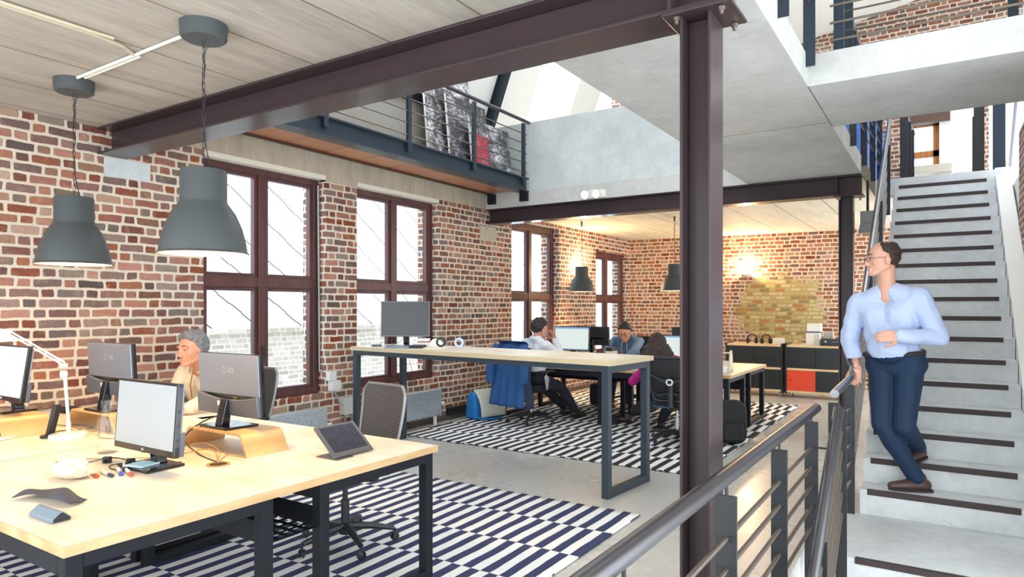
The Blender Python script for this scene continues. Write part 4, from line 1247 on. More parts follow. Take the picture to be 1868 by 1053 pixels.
# ------------------------------------------------------------------ pendant lamps
M_SHADE = plain('dark_grey_lamp_enamel', '474b4c', .45, .0, .3, var=.03)
M_INNER = plain('cream_lamp_lining', 'f4e3bd', .5)
M_BULB = glow('warm_bulb', 'ffd9a0', 22)
def pendant(label, x, y, zb=1.762, power=6.5, rose=True):
    t = thing('pendant_lamp', label, 'lamp', (x, y, zb), 0, 'dark grey dome pendant lamps')
    b = MB(); o_ = [(.205, 0), (.212, .002), (.21, .006), (.203, .012), (.196, .06), (.178, .13), (.148, .20), (.118, .243), (.112, .252), (.108, .262), (.108, .405), (.103, .415), (.02, .418)]
    inn = [(.015, .408), (.098, .405), (.10, .262), (.112, .238), (.14, .197), (.170, .128), (.188, .06), (.196, .012)]
    n = len(o_)
    b.lathe(o_, (0, 0, 0), 48); me = b.build('lamp_shade', M_SHADE, t)
    # open the bottom: drop the cap faces so that the lining shows
    bm = bmesh.new(); bm.from_mesh(me.data)
    bmesh.ops.delete(bm, geom=[f for f in bm.faces if len(f.verts) > 4 and f.calc_center_median().z < .05], context='FACES')
    bm.to_mesh(me.data); bm.free()
    b = MB(); b.lathe([(.204, .001)] + inn[::-1], (0, 0, 0), 48); li = b.build('lining', M_INNER, me)
    bm = bmesh.new(); bm.from_mesh(li.data)
    bmesh.ops.delete(bm, geom=[f for f in bm.faces if len(f.verts) > 4], context='FACES')
    bm.to_mesh(li.data); bm.free()
    b = MB(); b.lathe([(.02, .40), (.024, .33), (.02, .32)], (0, 0, 0), 14); b.build('socket', M_WHITE, me)
    b = MB(); b.ball((0, 0, .26), (.04, .04, .05), 16, 12); b.build('bulb', M_BULB, me)
    top = 2.9-zb
    b = MB()
    if not rose: b.lathe([(.012, top-.078), (.014, top-.01), (.02, top)], (0, 0, 0), 12); b.build('ceiling_hook', M_CABLE, t); b = MB()
    if rose: b.lathe([(.03, top-.078), (.098, top-.076), (.108, top-.066), (.112, top-.002), (.112, top)], (0, 0, 0), 36); b.build('ceiling_rose', M_SHADE, t)
    # chain with a flex threaded beside it
    b = MB()
    z0, z1 = .418, top-.078
    nl = int((z1-z0)/.034)
    for i in range(nl):
        zc = z0+(i+.5)*(z1-z0)/nl; hl = (z1-z0)/nl*.62; a = PI/2*(i % 2)
        ca, sa = math.cos(a)*.0065, math.sin(a)*.0065
        b.tube([(ca, sa, zc-hl*.7), (ca, sa, zc+hl*.7), (0, 0, zc+hl), (-ca, -sa, zc+hl*.7), (-ca, -sa, zc-hl*.7), (0, 0, zc-hl), (ca, sa, zc-hl*.7)], .0016, 5)
    b.build('chain', M_CABLE, t)
    pts = [(.045, .01, .42), (.02, .006, .50), (.012, 0, .56)]
    k = 8
    for i in range(k+1):
        pts.append((.009*math.sin(i*2.1), .006*math.cos(i*1.7), .60+(top-.16-.60)*i/k))
    pts += [(.03, .005, top-.10), (.04, 0, top-.078)]
    b = MB(); b.tube(pts, .0028, 6); b.build('flex', M_CABLE, t)
    d = bpy.data.lights.new('pendant_light', 'POINT'); d.energy = power; d.color = (1.0, .78, .52); d.shadow_soft_size = .05
    o = bpy.data.objects.new('pendant_light', d); COL.objects.link(o); o.location = (x, y, zb+.19)
    return t
pendant('dark grey dome pendant hanging in front of the nearest window', -3.08, 1.95)
pendant('dark grey dome pendant hanging in front of the near stretch of brick wall', -4.52, 2.0)
pendant('dark grey dome pendant between the third and fourth windows', -5.0, 9.86, 1.748, 9, False)
pendant('dark grey dome pendant beside the tall column, in front of the rear wall', -3.49, 10.04, 1.748, 9, False)
# white conduits on the ceiling feeding the two near lamps
def conduit(label, pts, mat, r=.009):
    b = MB(); b.tube(pts, r, 8); o = b.build('ceiling_conduit', mat); return tag(o, label, 'conduit', 'ceiling conduits')
M_COND = plain('white_conduit', 'dedbd2', .4); M_CONDT = plain('beige_conduit', 'c3b79e', .5)
conduit('white conduit joining the two near ceiling roses', [(-4.40, 1.965, 2.888), (-3.20, 1.955, 2.888)], M_COND)
conduit('short white conduit beside the one joining the two near ceiling roses', [(-4.36, 1.99, 2.888), (-3.74, 1.985, 2.888)], M_COND)
conduit('beige conduit running along the ceiling towards the two near lamps', [(-3.63, .2, 2.888), (-3.63, 1.70, 2.888), (-3.66, 1.85, 2.886), (-3.74, 1.955, 2.888)], M_CONDT)
conduit('second beige conduit running beside the first along the ceiling', [(-3.60, .2, 2.888), (-3.60, 1.78, 2.888)], M_CONDT, .008)
conduit('beige conduit on the rear ceiling next to the pendant by the tall column', [(-3.62, 8.2, 2.888), (-3.55, 10.05, 2.888)], M_CONDT)

# wall lamps
def sconce(label, loc, axis, power):
    t = thing('wall_lamp', label, 'lamp', loc, 0, 'bowl-shaped wall lamps')
    b = MB(); b.lathe([(.02, -.05), (.06, -.045), (.095, -.01), (.10, .005), (.09, .005), (.055, -.03), (.01, -.035)], (0, 0, 0), 28); b.build('bowl', plain('pale_lamp_bowl', 'd8cdb8', .5), t)
    b = MB(); b.ball((0, 0, -.0), (.03, .03, .03), 12, 8); b.build('bulb', M_BULB, t)
    b = MB()
    if axis == 'y': b.box(-.04, .04, .06, .135, -.05, .06); b.tube([(0, .125, .06), (0, .125, 2.88-loc[2])], .008, 8)
    else: b.box(-.095, -.05, -.04, .04, -.05, .06)
    b.build('wall_box', plain('wall_lamp_box', 'cfc6b4', .5), t, bevel=.004)
    d = bpy.data.lights.new('wall_lamp_light', 'POINT'); d.energy = power; d.color = (1.0, .72, .40); d.shadow_soft_size = .05
    o = bpy.data.objects.new('wall_lamp_light', d); COL.objects.link(o); o.location = (loc[0], loc[1]-(0 if axis == 'y' else 0), loc[2]+.055)
    return t
sconce('bowl-shaped uplight glowing on the rear brick wall', (-3.2, 13.27, 2.13), 'y', 26)
sconce('bowl-shaped uplight on the window wall behind the pendant between the third and fourth windows', (-5.40, 10.75, 2.10), 'x', 22)
# emergency light
t = thing('emergency_light', 'white twin-spot emergency light on the concrete below the parapet', 'light', (-3.79, 7.83, 2.955))
b = MB(); b.box(-.15, .16, -.035, .035, -.05, .05); b.build('housing', M_WHITE, t, bevel=.006)
for dx in (-.10, .06):
    R = Matrix.Translation((dx, -.05, 0)) @ Matrix.Rotation(PI/2+.25, 4, 'X')
    b = MB(); b.lathe([(.02, -.03), (.055, .01), (.06, .03), (.052, .03), (.03, .0), (.01, -.02)], (0, 0, 0), 24, R); s_ = b.build('spot', plain('spot_reflector', 'd9d6cc', .25, .6), t)
    b = MB(); b.lathe([(.05, .026), (.05, .028)], (0, 0, 0), 24, R); b.build('lens', glow('warm_spot', 'ffe2b0', 2.2), s_)
# floodlight by the rear column
t = thing('floodlight', 'grey floodlight hanging on a bracket beside the rear column', 'light', (-.70, 8.35, 2.40))
b = MB(); b.box(-.07, .07, -.05, .05, .02, .16); b.prism([(-.09, -.08), (.09, -.08), (.07, .02), (-.07, .02)], -.06, .06, 'y'); b.build('lamp_body', plain('floodlight_grey', '8b8e8c', .5), t, bevel=.006)
b = MB(); b.tube([(0, 0, .16), (0, 0, .5)], .014, 8); b.build('bracket', M_RAIL, t)

# ------------------------------------------------------------------ radiators, boxes and pipes on the window wall
def galvanised():
    k = NT('galvanised_sheet')
    co = k.coord()
    vo = k.n('ShaderNodeTexVoronoi'); vo.inputs['Scale'].default_value = 70; k.l(co, vo.inputs['Vector'])
    k.l(k.mix(vo.outputs['Color'], lin('97a2a8'), lin('c3cbd0')), k.b.inputs['Base Color'])
    k.b.inputs['Roughness'].default_value = .42; k.b.inputs['Metallic'].default_value = .55
    return k.m
M_GALV = galvanised()
def radiator(label, y0, y1):
    t = thing('radiator', label, 'radiator', (-5.44, (y0+y1)/2, 0), 0, 'galvanised radiators below the windows')
    h = (y1-y0)/2
    b = MB(); b.box(.0, .05, -h, h, .12, .45); b.box(-.08, 0, -h+.05, h-.05, .16, .42); b.build('casing', M_GALV, t, smooth=False, bevel=.004)
    for yy in (-h+.1, h-.1):
        b = MB(); b.box(.005, .03, yy-.02, yy+.02, 0, .12); b.build('foot', M_WHITE, t, smooth=False)
    b = MB(); b.tube([(.02, h, .26), (.02, h+.07, .26)], .022, 10); b.build('valve', M_WHITE, t)
radiator('galvanised radiator below the window nearest the camera', 3.62, 4.80)
radiator('galvanised radiator below the second window, behind the high table', 5.45, 6.69)
def wbox(label, y, z, w_, h_, d=.06):
    b = MB(); b.box(XW, XW+d, y-w_/2, y+w_/2, z-h_/2, z+h_/2)
    o = b.build('junction_box', plain('grey_white_plastic', 'cfd1cd', .5), bevel=.006); return tag(o, label, 'junction box', 'electric boxes on the brick pier')
wbox('small upper grey junction box on the pier between the first two windows', 4.95, .76, .10, .10)
wbox('white double junction box just below the small one on the brick pier', 4.99, .655, .13, .11, .07)
wbox('large grey junction box low on the brick pier', 5.19, .42, .2, .19, .09)
b = MB(); b.tube([(-5.62, 4.875, 2.80), (-5.61, 4.885, .82), (XW+.01, 4.93, .80)], .011, 8)
tag(b.build('wall_conduit', plain('grey_conduit', '9ba09c', .5)), 'grey conduit running down beside the nearest window', 'conduit')
for i, yy in enumerate((5.15, 5.25)):
    b = MB(); b.tube([(XW+.03, yy, .33), (XW+.03, yy, .0)], .011, 8)
    tag(b.build('wall_pipe', plain('grey_conduit', '9ba09c', .5)), 'grey pipe dropping from the large junction box to the floor, %s' % ('nearer the first window' if i == 0 else 'nearer the high table'), 'pipe')
cable('wall_cable', 'bundle of grey cables sagging between the junction boxes', [(XW+.05, 4.97, .62), (XW+.06, 5.0, .53), (XW+.06, 5.06, .45), (XW+.06, 5.12, .41)], plain('blue_grey_cable', '8d98a6', .5), .008)
b = MB(); b.box(XW+.002, XW+.05, 6.95, 8.4, .06, .16)
tag(b.build('cable_trunking', M_MATTE, smooth=False, bevel=.003), 'black cable trunking along the foot of the brick wall behind the blue bag', 'trunking')
b = MB(); b.box(XW+.001, XW+.015, 2.9, 13.1, 0, .07)
o = b.build('baseboard_left', plain('dark_wall_base', '544a42', .8), smooth=False); o['kind'] = 'structure'

# ------------------------------------------------------------------ bags
t = thing('messenger_bag', 'blue messenger bag with a pale flap leaning against the brick wall', 'bag', (-5.16, 7.30, RZ), math.radians(75))
M_BAGB = plain('bright_blue_canvas', '1c72b8', .7, var=.1)
b = MB(); b.prism([(-.11, 0), (.11, 0), (.08, .30), (.0, .36), (-.09, .34)], -.24, .24, 'x'); b.build('body', M_BAGB, t, bevel=.03, seg=3)
b = MB()
def flap(u, v):
    a = v
    y = .0-.17*math.sin(a*PI*.55)*1.0; z = .37-.34*a**1.4+.01
    return (-.20+.42*u, y-.02, z)
b.grid(flap, 10, 14); fl = b.build('flap', plain('pale_grey_canvas', 'c2c3b8', .8, var=.05), t, solid=.02)
b = MB()
for q in range(3): b.box(-.02, .075, -.17-.0*q, -.150, .22-q*.034, .245-q*.034)
b.box(.0, .055, -.175, -.15, .255, .275)
b.build('print', M_BAGB, fl, smooth=False)
b = MB(); b.tube([(-.22, -.03, .05), (-.20, -.18, .02), (-.05, -.22, .012), (.12, -.2, .012), (.2, -.10, .03)], .014, 8); b.build('strap', M_BAGB, t)
t = thing('backpack', 'black backpack standing on the rug beside the tall column', 'backpack', (-1.93, 7.38, RZ), .4)
M_PACK = plain('black_nylon', '141417', .7, bump=.2)
b = MB(); b.prism(rrect(.30, .46, .10), -.10, .08, 'y', Matrix.Translation((0, 0, .235))); b.build('body', M_PACK, t, bevel=.03, seg=3)
b = MB(); b.prism(rrect(.22, .20, .05), -.15, -.09, 'y', Matrix.Translation((0, 0, .14))); b.build('pocket', M_PACK, t, bevel=.02)
b = MB(); b.tube([(.10, .08, .40), (.13, .15, .30), (.13, .15, .12), (.11, .09, .05)], .016, 8); b.build('strap', M_PACK, t)
b = MB(); b.box(-.15, .15, -.10, .10, 0, .32)
o = b.build('canvas_bag', plain('navy_canvas', '252b3a', .8), bevel=.05, seg=3); o.location = (-4.35, 9.2, RZ); tag(o, 'dark navy bag on the rug under the rear desk', 'bag')

# ------------------------------------------------------------------ rear cabinets and what stands on them
M_CABB = plain('black_laminate', '1c2126', .4, var=.04)
M_CABR = plain('orange_red_laminate', 'e2492c', .45)
M_CABW = wood('cabinet_ash', 'd6b78a', 'e0c49a', 'e9d2ae', (1.0, 14, 14))
def cabinet(label, x0, x1, doors):
    t = thing('storage_cabinet', label, 'cabinet', (x0, 11.75, 0), 0, 'low storage cabinets at the rear wall')
    L = x1-x0; D = .45
    for k, z in enumerate((.085, .455, .835)):
        b = MB(); b.box(.03, L-.03, -.012, D, z, z+.035); b.build('shelf_board', M_CABW, t, smooth=False, bevel=.002)
    for xx in (0, L-.03):
        b = MB(); b.box(xx, xx+.03, 0, D, .06, .885); b.build('side_panel', M_CABB, t, smooth=False)
    b = MB(); b.box(.03, L-.03, D-.02, D, .12, .835); b.build('back_panel', M_CABB, t, smooth=False)
    m = L*.5
    for r, (z0, z1) in enumerate(((.49, .835), (.12, .455))):
        for c, (xa, xb) in enumerate(((.032, m-.003), (m+.003, L-.032))):
            b = MB(); b.box(xa, xb, .0, .018, z0+.003, z1-.003)
            d_ = b.build('door', M_CABR if doors[r][c] == 'r' else M_CABB, t, smooth=False)
            hx = xa+.05 if (c == 0 and x0 > -2.5) or (c == 0) else xb-.05
            b = MB(); b.lathe([(.012, 0), (.012, .003)], (0, 0, 0), 16, Matrix.Translation((hx, .0, (z0+z1)/2)) @ Matrix.Rotation(PI/2, 4, 'X')); b.build('finger_hole', plain('dark_recess', '0d0d0e', .6) if doors[r][c] == 'r' else plain('grey_lock', '4a4f52', .4, .6), d_)
    for xx in (.06, L-.06):
        for yy in (.05, D-.06):
            b = MB(); b.lathe([(.025, -.01), (.025, .01)], (0, 0, 0), 14, Matrix.Translation((xx, yy, .026)) @ Matrix.Rotation(PI/2, 4, 'Y')); b.box(xx-.018, xx+.018, yy-.018, yy+.018, .04, .085); b.build('caster', plain('clear_caster', '8f9494', .3), t)
    return t
cabinet('black storage cabinet with four black doors, topped by the headphones', -3.17, -2.235, (('b', 'b'), ('b', 'b')))
cabinet('black storage cabinet with one orange-red door, topped by the printer', -2.20, -1.265, (('b', 'b'), ('r', 'b')))
CT = .87
t = thing('glass_bottle', 'clear glass bottle with a cork on the rear cabinets', 'bottle', (-2.93, 11.95, CT))
b = MB(); b.lathe([(.035, 0), (.037, .005), (.037, .19), (.016, .235), (.015, .27)], (0, 0, 0), 20); b.build('glass_body', gl, t)
b = MB(); b.lathe([(.014, .262), (.016, .30)], (0, 0, 0), 12); b.build('cork', plain('cork', 'c29a6a', .8), t)
def headphones(label, x, y, rz):
    t = thing('headphones', label, 'headphones', (x, y, CT), rz, 'headphones on the cabinet')
    b = MB(); b.tube([(.075*math.cos(PI*i/12), 0, .07+.085*math.sin(PI*i/12)) for i in range(13)], .011, 8); b.build('headband', M_MATTE, t)
    for sx in (-1, 1):
        b = MB(); b.lathe([(.02, -.025), (.045, -.022), (.048, .015), (.035, .025)], (0, 0, 0), 20, Matrix.Translation((sx*.07, 0, .048)) @ Matrix.Rotation(PI/2, 4, 'Y')); b.build('ear_cup', M_MATTE, t)
        b = MB(); b.lathe([(.02, .026), (.03, .026), (.03, .028), (.02, .028)], (0, 0, 0), 18, Matrix.Translation((sx*.07, 0, .048)) @ Matrix.Rotation(sx*PI/2, 4, 'Y'), close=True); b.build('silver_ring', M_CHROME, t)
headphones('black headphones on the cabinet, next to the cork bottle', -2.77, 11.93, .3)
headphones('black headphones on the cabinet, next to the low white box', -2.54, 11.95, .5)
b = MB(); b.box(-.085, .085, -.07, .07, 0, .10); o = b.build('low_white_box', M_WHITE, smooth=False, bevel=.003); o.location = (-2.34, 11.97, CT); tag(o, 'low white box between the headphones and the tall carton on the cabinets', 'box')
t = thing('tall_white_carton', 'tall white carton printed with small frames on the orange-doored cabinet', 'box', (-1.79, 11.95, CT))
b = MB(); b.box(-.105, .105, -.09, .09, 0, .22); ca = b.build('carton', M_WHITE, smooth=False, parent=t, bevel=.003)
b = MB(); b.box(-.107, .107, -.092, .092, .205, .22); b.build('navy_band', plain('navy_print', '2c3566', .6), ca, smooth=False)
for zc in (.04, .10, .155):
    b = MB()
    for (xa, xb, za, zb_) in ((.03, .085, zc-.02, zc-.016), (.03, .085, zc+.016, zc+.02), (.03, .034, zc-.02, zc+.02), (.081, .085, zc-.02, zc+.02)): b.box(xa, xb, -.0915, -.0895, za, zb_)
    b.build('printed_frame', plain('grey_print', '55585c', .7), ca, smooth=False)
b = MB(); b.box(-.10, .11, -.085, .085, 0, .135); o = b.build('lidded_white_box', M_WHITE, smooth=False, bevel=.004); o.location = (-1.785, 11.95, CT+.222); tag(o, 'plain white box on top of the tall carton', 'box')
b = MB(); b.box(-.07, .07, -.07, .07, 0, .22); o = b.build('grey_beige_box', plain('beige_carton', 'b3ada0', .7), smooth=False, bevel=.003); o.location = (-1.58, 12.07, CT); tag(o, 'grey-beige carton behind the printer', 'box')
t = thing('flat_printer', 'flat dark printer on the orange-doored cabinet', 'printer', (-1.47, 11.92, CT))
b = MB(); b.box(-.19, .19, -.14, .10, 0, .11); b.build('body', plain('charcoal_plastic', '2d2e31', .45), t, bevel=.01)
b = MB(); b.box(-.02, .08, -.143, -.139, .06, .075); b.build('slot', plain('slot_grey', '6a6a6c', .5), t, smooth=False)
b = MB(); b.lathe([(.014, 0), (.014, .003)], (0, 0, 0), 14, Matrix.Translation((-.12, -.14, .07)) @ Matrix.Rotation(PI/2, 4, 'X')); b.build('badge', M_CHROME, t)

# ------------------------------------------------------------------ on the rear desks
RDT = .73
t = thing('tool_caddy', 'pale wooden tool caddy with a handle at the end of the rear desk', 'caddy', (-2.22, 8.08, RDT), .05)
for yy in (-.02,):
    pass
for xx in (-.10, .10):
    b = MB(); b.prism([(-.09, 0), (.09, 0), (.07, .16), (.03, .25), (-.03, .25), (-.07, .16)], xx-.008, xx+.008, 'x'); b.build('end_board', M_ASH, t, bevel=.003)
for yy in (-.08, .08):
    b = MB(); b.box(-.095, .095, yy-.006, yy+.006, .0, .12); b.build('side_board', M_ASH, t, smooth=False)
b = MB(); b.box(-.095, .095, -.08, .08, .0, .008); b.build('bottom_board', M_ASH, t, smooth=False)
b = MB(); b.tube([(-.1, 0, .22), (.1, 0, .22)], .011, 10); b.build('handle', M_ASH, t)
t = thing('white_mug', 'white mug beside the wooden tool caddy', 'mug', (-2.13, 7.80, RDT))
b = MB(); b.lathe([(.032, 0), (.038, .004), (.04, .085), (.036, .085), (.033, .008), (.01, .008)], (0, 0, 0), 22); b.build('cup', M_WHITE, t)
b = MB(); b.tube([(.036, 0, .07), (.06, 0, .066), (.066, 0, .045), (.055, 0, .025), (.036, 0, .02)], .005, 8); b.build('handle', M_WHITE, t)
t = thing('desk_printer', 'small grey label printer behind the lit screen of the man in the pale shirt', 'printer', (-3.95, 8.0, RDT))
b = MB(); b.box(-.15, .13, -.09, .09, 0, .11); b.build('body', plain('taupe_plastic', '6d655e', .5), t, bevel=.012)
b = MB(); b.box(-.03, .04, -.093, -.089, .04, .055); b.build('badge', M_WHITE, t, smooth=False)
t = thing('drawer_tower', 'white two-drawer desk tidy with a black top next to the man in the denim shirt', 'drawers', (-3.80, 8.38, RDT))
b = MB(); b.box(-.05, .05, -.09, .09, 0, .17); b.build('body', plain('warm_white_plastic', 'd8cdc2', .6), t, smooth=False, bevel=.003)
for zc in (.045, .12):
    b = MB(); b.box(-.042, .042, -.095, -.089, zc-.03, zc+.03); b.build('drawer', plain('pinkish_white_plastic', 'e2d4cb', .5), t, smooth=False, bevel=.002)
b = MB(); b.box(-.045, .045, -.085, .085, .17, .215); b.build('top_tray', M_MATTE, t, smooth=False)
b = MB(); b.box(-.04, .04, -.055, .055, 0, .14); o = b.build('file_holder', M_ASH, bevel=.004); o.location = (-4.63, 8.2, RDT); o.rotation_euler = (0, 0, .3); tag(o, 'pale wooden file holder left of the lit spreadsheet screen', 'file holder')
b = MB(); b.box(-.16, .16, -.06, .06, 0, .018); o = b.build('keyboard', M_WHITE, bevel=.004); o.location = (-4.12, 7.74, RDT); tag(o, 'white keyboard in front of the man in the pale shirt', 'keyboard')

# ------------------------------------------------------------------ canvases on the walkway
def canvas_material(name, seed, stops, sc, red=None):
    k = NT(name)
    co = k.coord('Generated')
    m = k.n('ShaderNodeMapping'); m.inputs['Location'].default_value = (seed, seed*2, seed*3); m.inputs['Scale'].default_value = sc; k.l(co, m.inputs[0])
    f = k.noise(3.2, 8, .72, m.outputs[0])
    f2 = k.noise(16, 3, .7, k.scaled(m.outputs[0], (1, 1, 2.5)))
    col = k.ramp(k.math('ADD', k.math('MULTIPLY', f, .6), k.math('MULTIPLY', f2, .4)), stops)
    if red:
        sp = k.n('ShaderNodeSeparateXYZ'); k.l(co, sp.inputs[0])
        y, z = sp.outputs[1], sp.outputs[2]
        inr = k.math('MULTIPLY', k.math('MULTIPLY', k.math('GREATER_THAN', y, red[0]), k.math('LESS_THAN', y, red[1])), k.math('LESS_THAN', z, red[2]))
        band = k.math('GREATER_THAN', f2, .47)
        col = k.mix(k.math('MULTIPLY', inr, band), col, lin('c83a4c'))
    k.l(col, k.b.inputs['Base Color']); k.b.inputs['Roughness'].default_value = .5
    return k.m
def canvas(label, x, y0, y1, h, lean, mat):
    t = thing('leaning_canvas', label, 'picture', (x, (y0+y1)/2, 3.2), 0, 'canvases leaning on the walkway')
    T = Matrix.Rotation(-lean, 4, 'Y'); hw = (y1-y0)/2
    b = MB(); b.box(-.03, 0, -hw, hw, .01, h, T); b.build('stretcher', M_WHITE, t, smooth=False)
    b = MB(); b.box(0, .003, -hw, hw, .01, h, T); b.build('print', mat, t, smooth=False)
BW = [(.36, '0f0f12'), (.46, '3c3c42'), (.52, '8f8f94'), (.6, 'e6e6e8')]
canvas('tallest black and white canvas, rearmost of the leaning stack on the walkway', -5.24, 6.28, 7.22, 1.36, .10, canvas_material('city_print_grey', 1.3, BW, (1, 1, 1)))
canvas('dark grey canvas in the middle of the leaning stack on the walkway', -5.12, 6.55, 7.40, .98, .10, canvas_material('city_print_dark', 4.1, [(.40, '1d1d22'), (.52, '54545c'), (.6, 'b9b9c0')], (1, 1, .8)))
canvas('collage canvas with a red patch, frontmost of the leaning stack on the walkway', -5.0, 6.85, 7.75, .72, .10, canvas_material('city_print_red', 7.7, BW, (1, 1.4, 1.2), (.05, .42, .75)))
# ------------------------------------------------------------------ people
def V(*a): return Vector(a)
def organic(mb, name, mat, voxel=.007, smooth=3, parent=None, displace=None, keep=None):
    """closed, overlapping limbs -> one continuous skin"""
    me = bpy.data.meshes.new(name); me.from_pydata(mb.v, [], mb.f); me.validate()
    bm = bmesh.new(); bm.from_mesh(me); bmesh.ops.recalc_face_normals(bm, faces=bm.faces); bm.to_mesh(me); bm.free()
    o = bpy.data.objects.new(name, me); COL.objects.link(o)
    md = o.modifiers.new('r', 'REMESH'); md.mode = 'VOXEL'; md.voxel_size = voxel; md.use_smooth_shade = True
    if smooth:
        sm = o.modifiers.new('s', 'SMOOTH'); sm.factor = .5; sm.iterations = smooth
    dg = bpy.context.evaluated_depsgraph_get(); dg.update()
    ev = bpy.data.meshes.new_from_object(o.evaluated_get(dg))
    bpy.data.objects.remove(o); bpy.data.meshes.remove(me)
    ev.name = name
    if displace:
        amp, fr = displace
        ns = [v.normal.copy() for v in ev.vertices]
        for v, n_ in zip(ev.vertices, ns):
            p = v.co
            k = noise.noise(Vector((p.x*fr, p.y*fr, p.z*fr*.55)))*.6 + noise.noise(Vector((p.x*fr*.8+p.z*fr*.9, p.y*fr*.8-p.z*fr*.5, p.z*fr*.3)))*.7
            v.co = p + n_*amp*k
    if keep:
        bm = bmesh.new(); bm.from_mesh(ev)
        bmesh.ops.delete(bm, geom=[f for f in bm.faces if not keep(f.calc_center_median())], context='FACES')
        bm.to_mesh(ev); bm.free()
    ev.materials.clear(); ev.materials.append(mat)
    ev.polygons.foreach_set('use_smooth', [True]*len(ev.polygons))
    o = bpy.data.objects.new(name, ev); COL.objects.link(o)
    if parent is not None: o.parent = parent
    return o
def ik(a, t, l1, l2, pole):
    d = t-a; L = min(d.length, l1+l2-.002); u = d.normalized()
    x = (l1*l1-l2*l2+L*L)/(2*L); h = math.sqrt(max(l1*l1-x*x, 0))
    p = pole-u*pole.dot(u)
    p = p.normalized() if p.length > 1e-5 else u.orthogonal().normalized()
    return a+u*x+p*h, a+u*L
def frame(origin, fwd, up=V(0, 0, 1)):
    f = fwd.normalized(); r = f.cross(up).normalized(); u = r.cross(f)
    M = Matrix((r, f, u)).transposed().to_4x4(); M.translation = origin
    return M
def head_shape(b, M, s=1.0, nose=1.0):
    def P(x, y, z): return M @ V(x*s, y*s, z*s)
    b.ball((0, -.015*s, .033*s), (.073*s, .094*s, .088*s), 20, 14, M)
    b.ball((0, .022*s, -.018*s), (.062*s, .068*s, .088*s), 18, 12, M)
    for x in (-1, 1):
        b.capsule(P(x*.05, -.012, -.048), P(x*.014, .062, -.092), .022*s, .019*s)
        b.ball((x*.040*s, .058*s, -.020*s), (.024*s, .022*s, .022*s), 12, 8, M)
        b.ball((x*.075*s, -.012*s, -.006*s), (.010*s, .021*s, .033*s), 12, 8, M)
        b.ball((x*.010*s, .095*s, -.034*s), (.008*s, .009*s, .007*s), 8, 6, M)
        b.capsule(P(x*.016, .085, .030), P(x*.046, .072, .028), .010*s, .009*s)
    b.ball((0, .070*s, -.092*s), (.023*s, .020*s, .020*s), 12, 8, M)
    b.capsule(P(0, .086, .018), P(0, .103*nose, -.028), .0075*s, .0108*s)
    b.capsule(P(-.017, .083, -.060), P(.017, .083, -.060), .0075*s, .0075*s)
    b.capsule(P(-.013, .082, -.071), P(.013, .082, -.071), .008*s, .008*s)
def face_parts(M, s, parent, brow, beard=None):
    for x in (-1, 1):
        b = MB(); b.ball((x*.031*s, .074*s, .008*s), (.0120*s, .0120*s, .0065*s), 14, 10, M); e = b.build('eye', plain('eye_white', 'b5a79c', .4), parent, True)
        b = MB(); b.ball((x*.030*s, .0845*s, .008*s), (.0058*s, .003*s, .0058*s), 12, 8, M); b.build('iris', plain('dark_iris', '2c211b', .2), e, True)
        b = MB(); b.tube([M @ V(x*.016*s, .095*s, .034*s), M @ V(x*.034*s, .088*s, .040*s), M @ V(x*.050*s, .074*s, .034*s)], [.0035*s, .0042*s, .002*s], 6); b.build('eyebrow', brow, parent, True)
    b = MB(); b.tube([M @ V(-.021*s, .085*s, -.065*s), M @ V(0, .0915*s, -.0645*s), M @ V(.021*s, .085*s, -.065*s)], [.0008*s, .002*s, .0008*s], 6); b.build('mouth', plain('lip_line', 'a5655a', .5), parent, True)
def hair_cap(M, s, mat, parent, keep, r=.016, grow=1.04, n=520, jitter=.004, extra=None, voxel=.006, rough=(.004, 85)):
    b = MB(); rnd = random.Random(3)
    for i in range(n):
        z = 1-2*(i+.5)/n; a = i*2.399963; q = math.sqrt(1-z*z)
        d = V(q*math.cos(a), q*math.sin(a), z)
        if keep(d):
            c = V(d.x*.073*grow, -.015+d.y*.094*grow, .033+d.z*.088*grow)*s
            c += d*rnd.uniform(-jitter, jitter)
            rr = r*s*rnd.uniform(.8, 1.15)
            b.ball(tuple(c), (rr, rr, rr), 8, 6, M)
    if extra: extra(b)
    return organic(b, 'hair', mat, voxel, 1, parent, rough)
def hand_shape(b, w_, d, nrm, side, curl=.5, s=1.0, spread=.2, thumb=.6):
    """palm, four jointed fingers and a thumb; nrm = way the palm faces, side = +1 thumb along +lateral"""
    d = d.normalized(); nrm = (nrm-d*nrm.dot(d)).normalized(); lat = d.cross(nrm)*side
    kn = []
    for i, (o_, ln) in enumerate(((.031, .076), (.010, .085), (-.011, .080), (-.030, .064))):
        k0 = w_+d*(.088-.006*abs(i-1))*s+lat*o_*s
        b.capsule(w_+d*.012*s+lat*o_*.6*s, k0, .0155*s, .0115*s)
        dd = (d+lat*spread*o_*4).normalized(); p = k0; r = .0092*s
        for j, fr in enumerate((.45, .32, .23)):
            a = curl*(.55+.5*j)
            axis_dir = (dd*math.cos(a)+nrm*math.sin(a)).normalized()
            q = p+axis_dir*ln*fr*s
            b.capsule(p, q, r, r*.9, 8); p = q; r *= .9
    b.ball(tuple(w_+d*.045*s), .026*s, 10, 8)
    t0 = w_+d*.022*s+lat*.022*s; td = (d*.62+lat*.75+nrm*thumb*.6).normalized()
    t1 = t0+td*.040*s; t2 = t1+(td*.6+d*.6+nrm*.25).normalized()*.034*s; t3 = t2+(td*.3+d*.8+nrm*.3).normalized()*.026*s
    b.capsule(t0, t1, .0145*s, .0115*s, 8); b.capsule(t1, t2, .0112*s, .0098*s, 8); b.capsule(t2, t3, .0098*s, .008*s, 8)
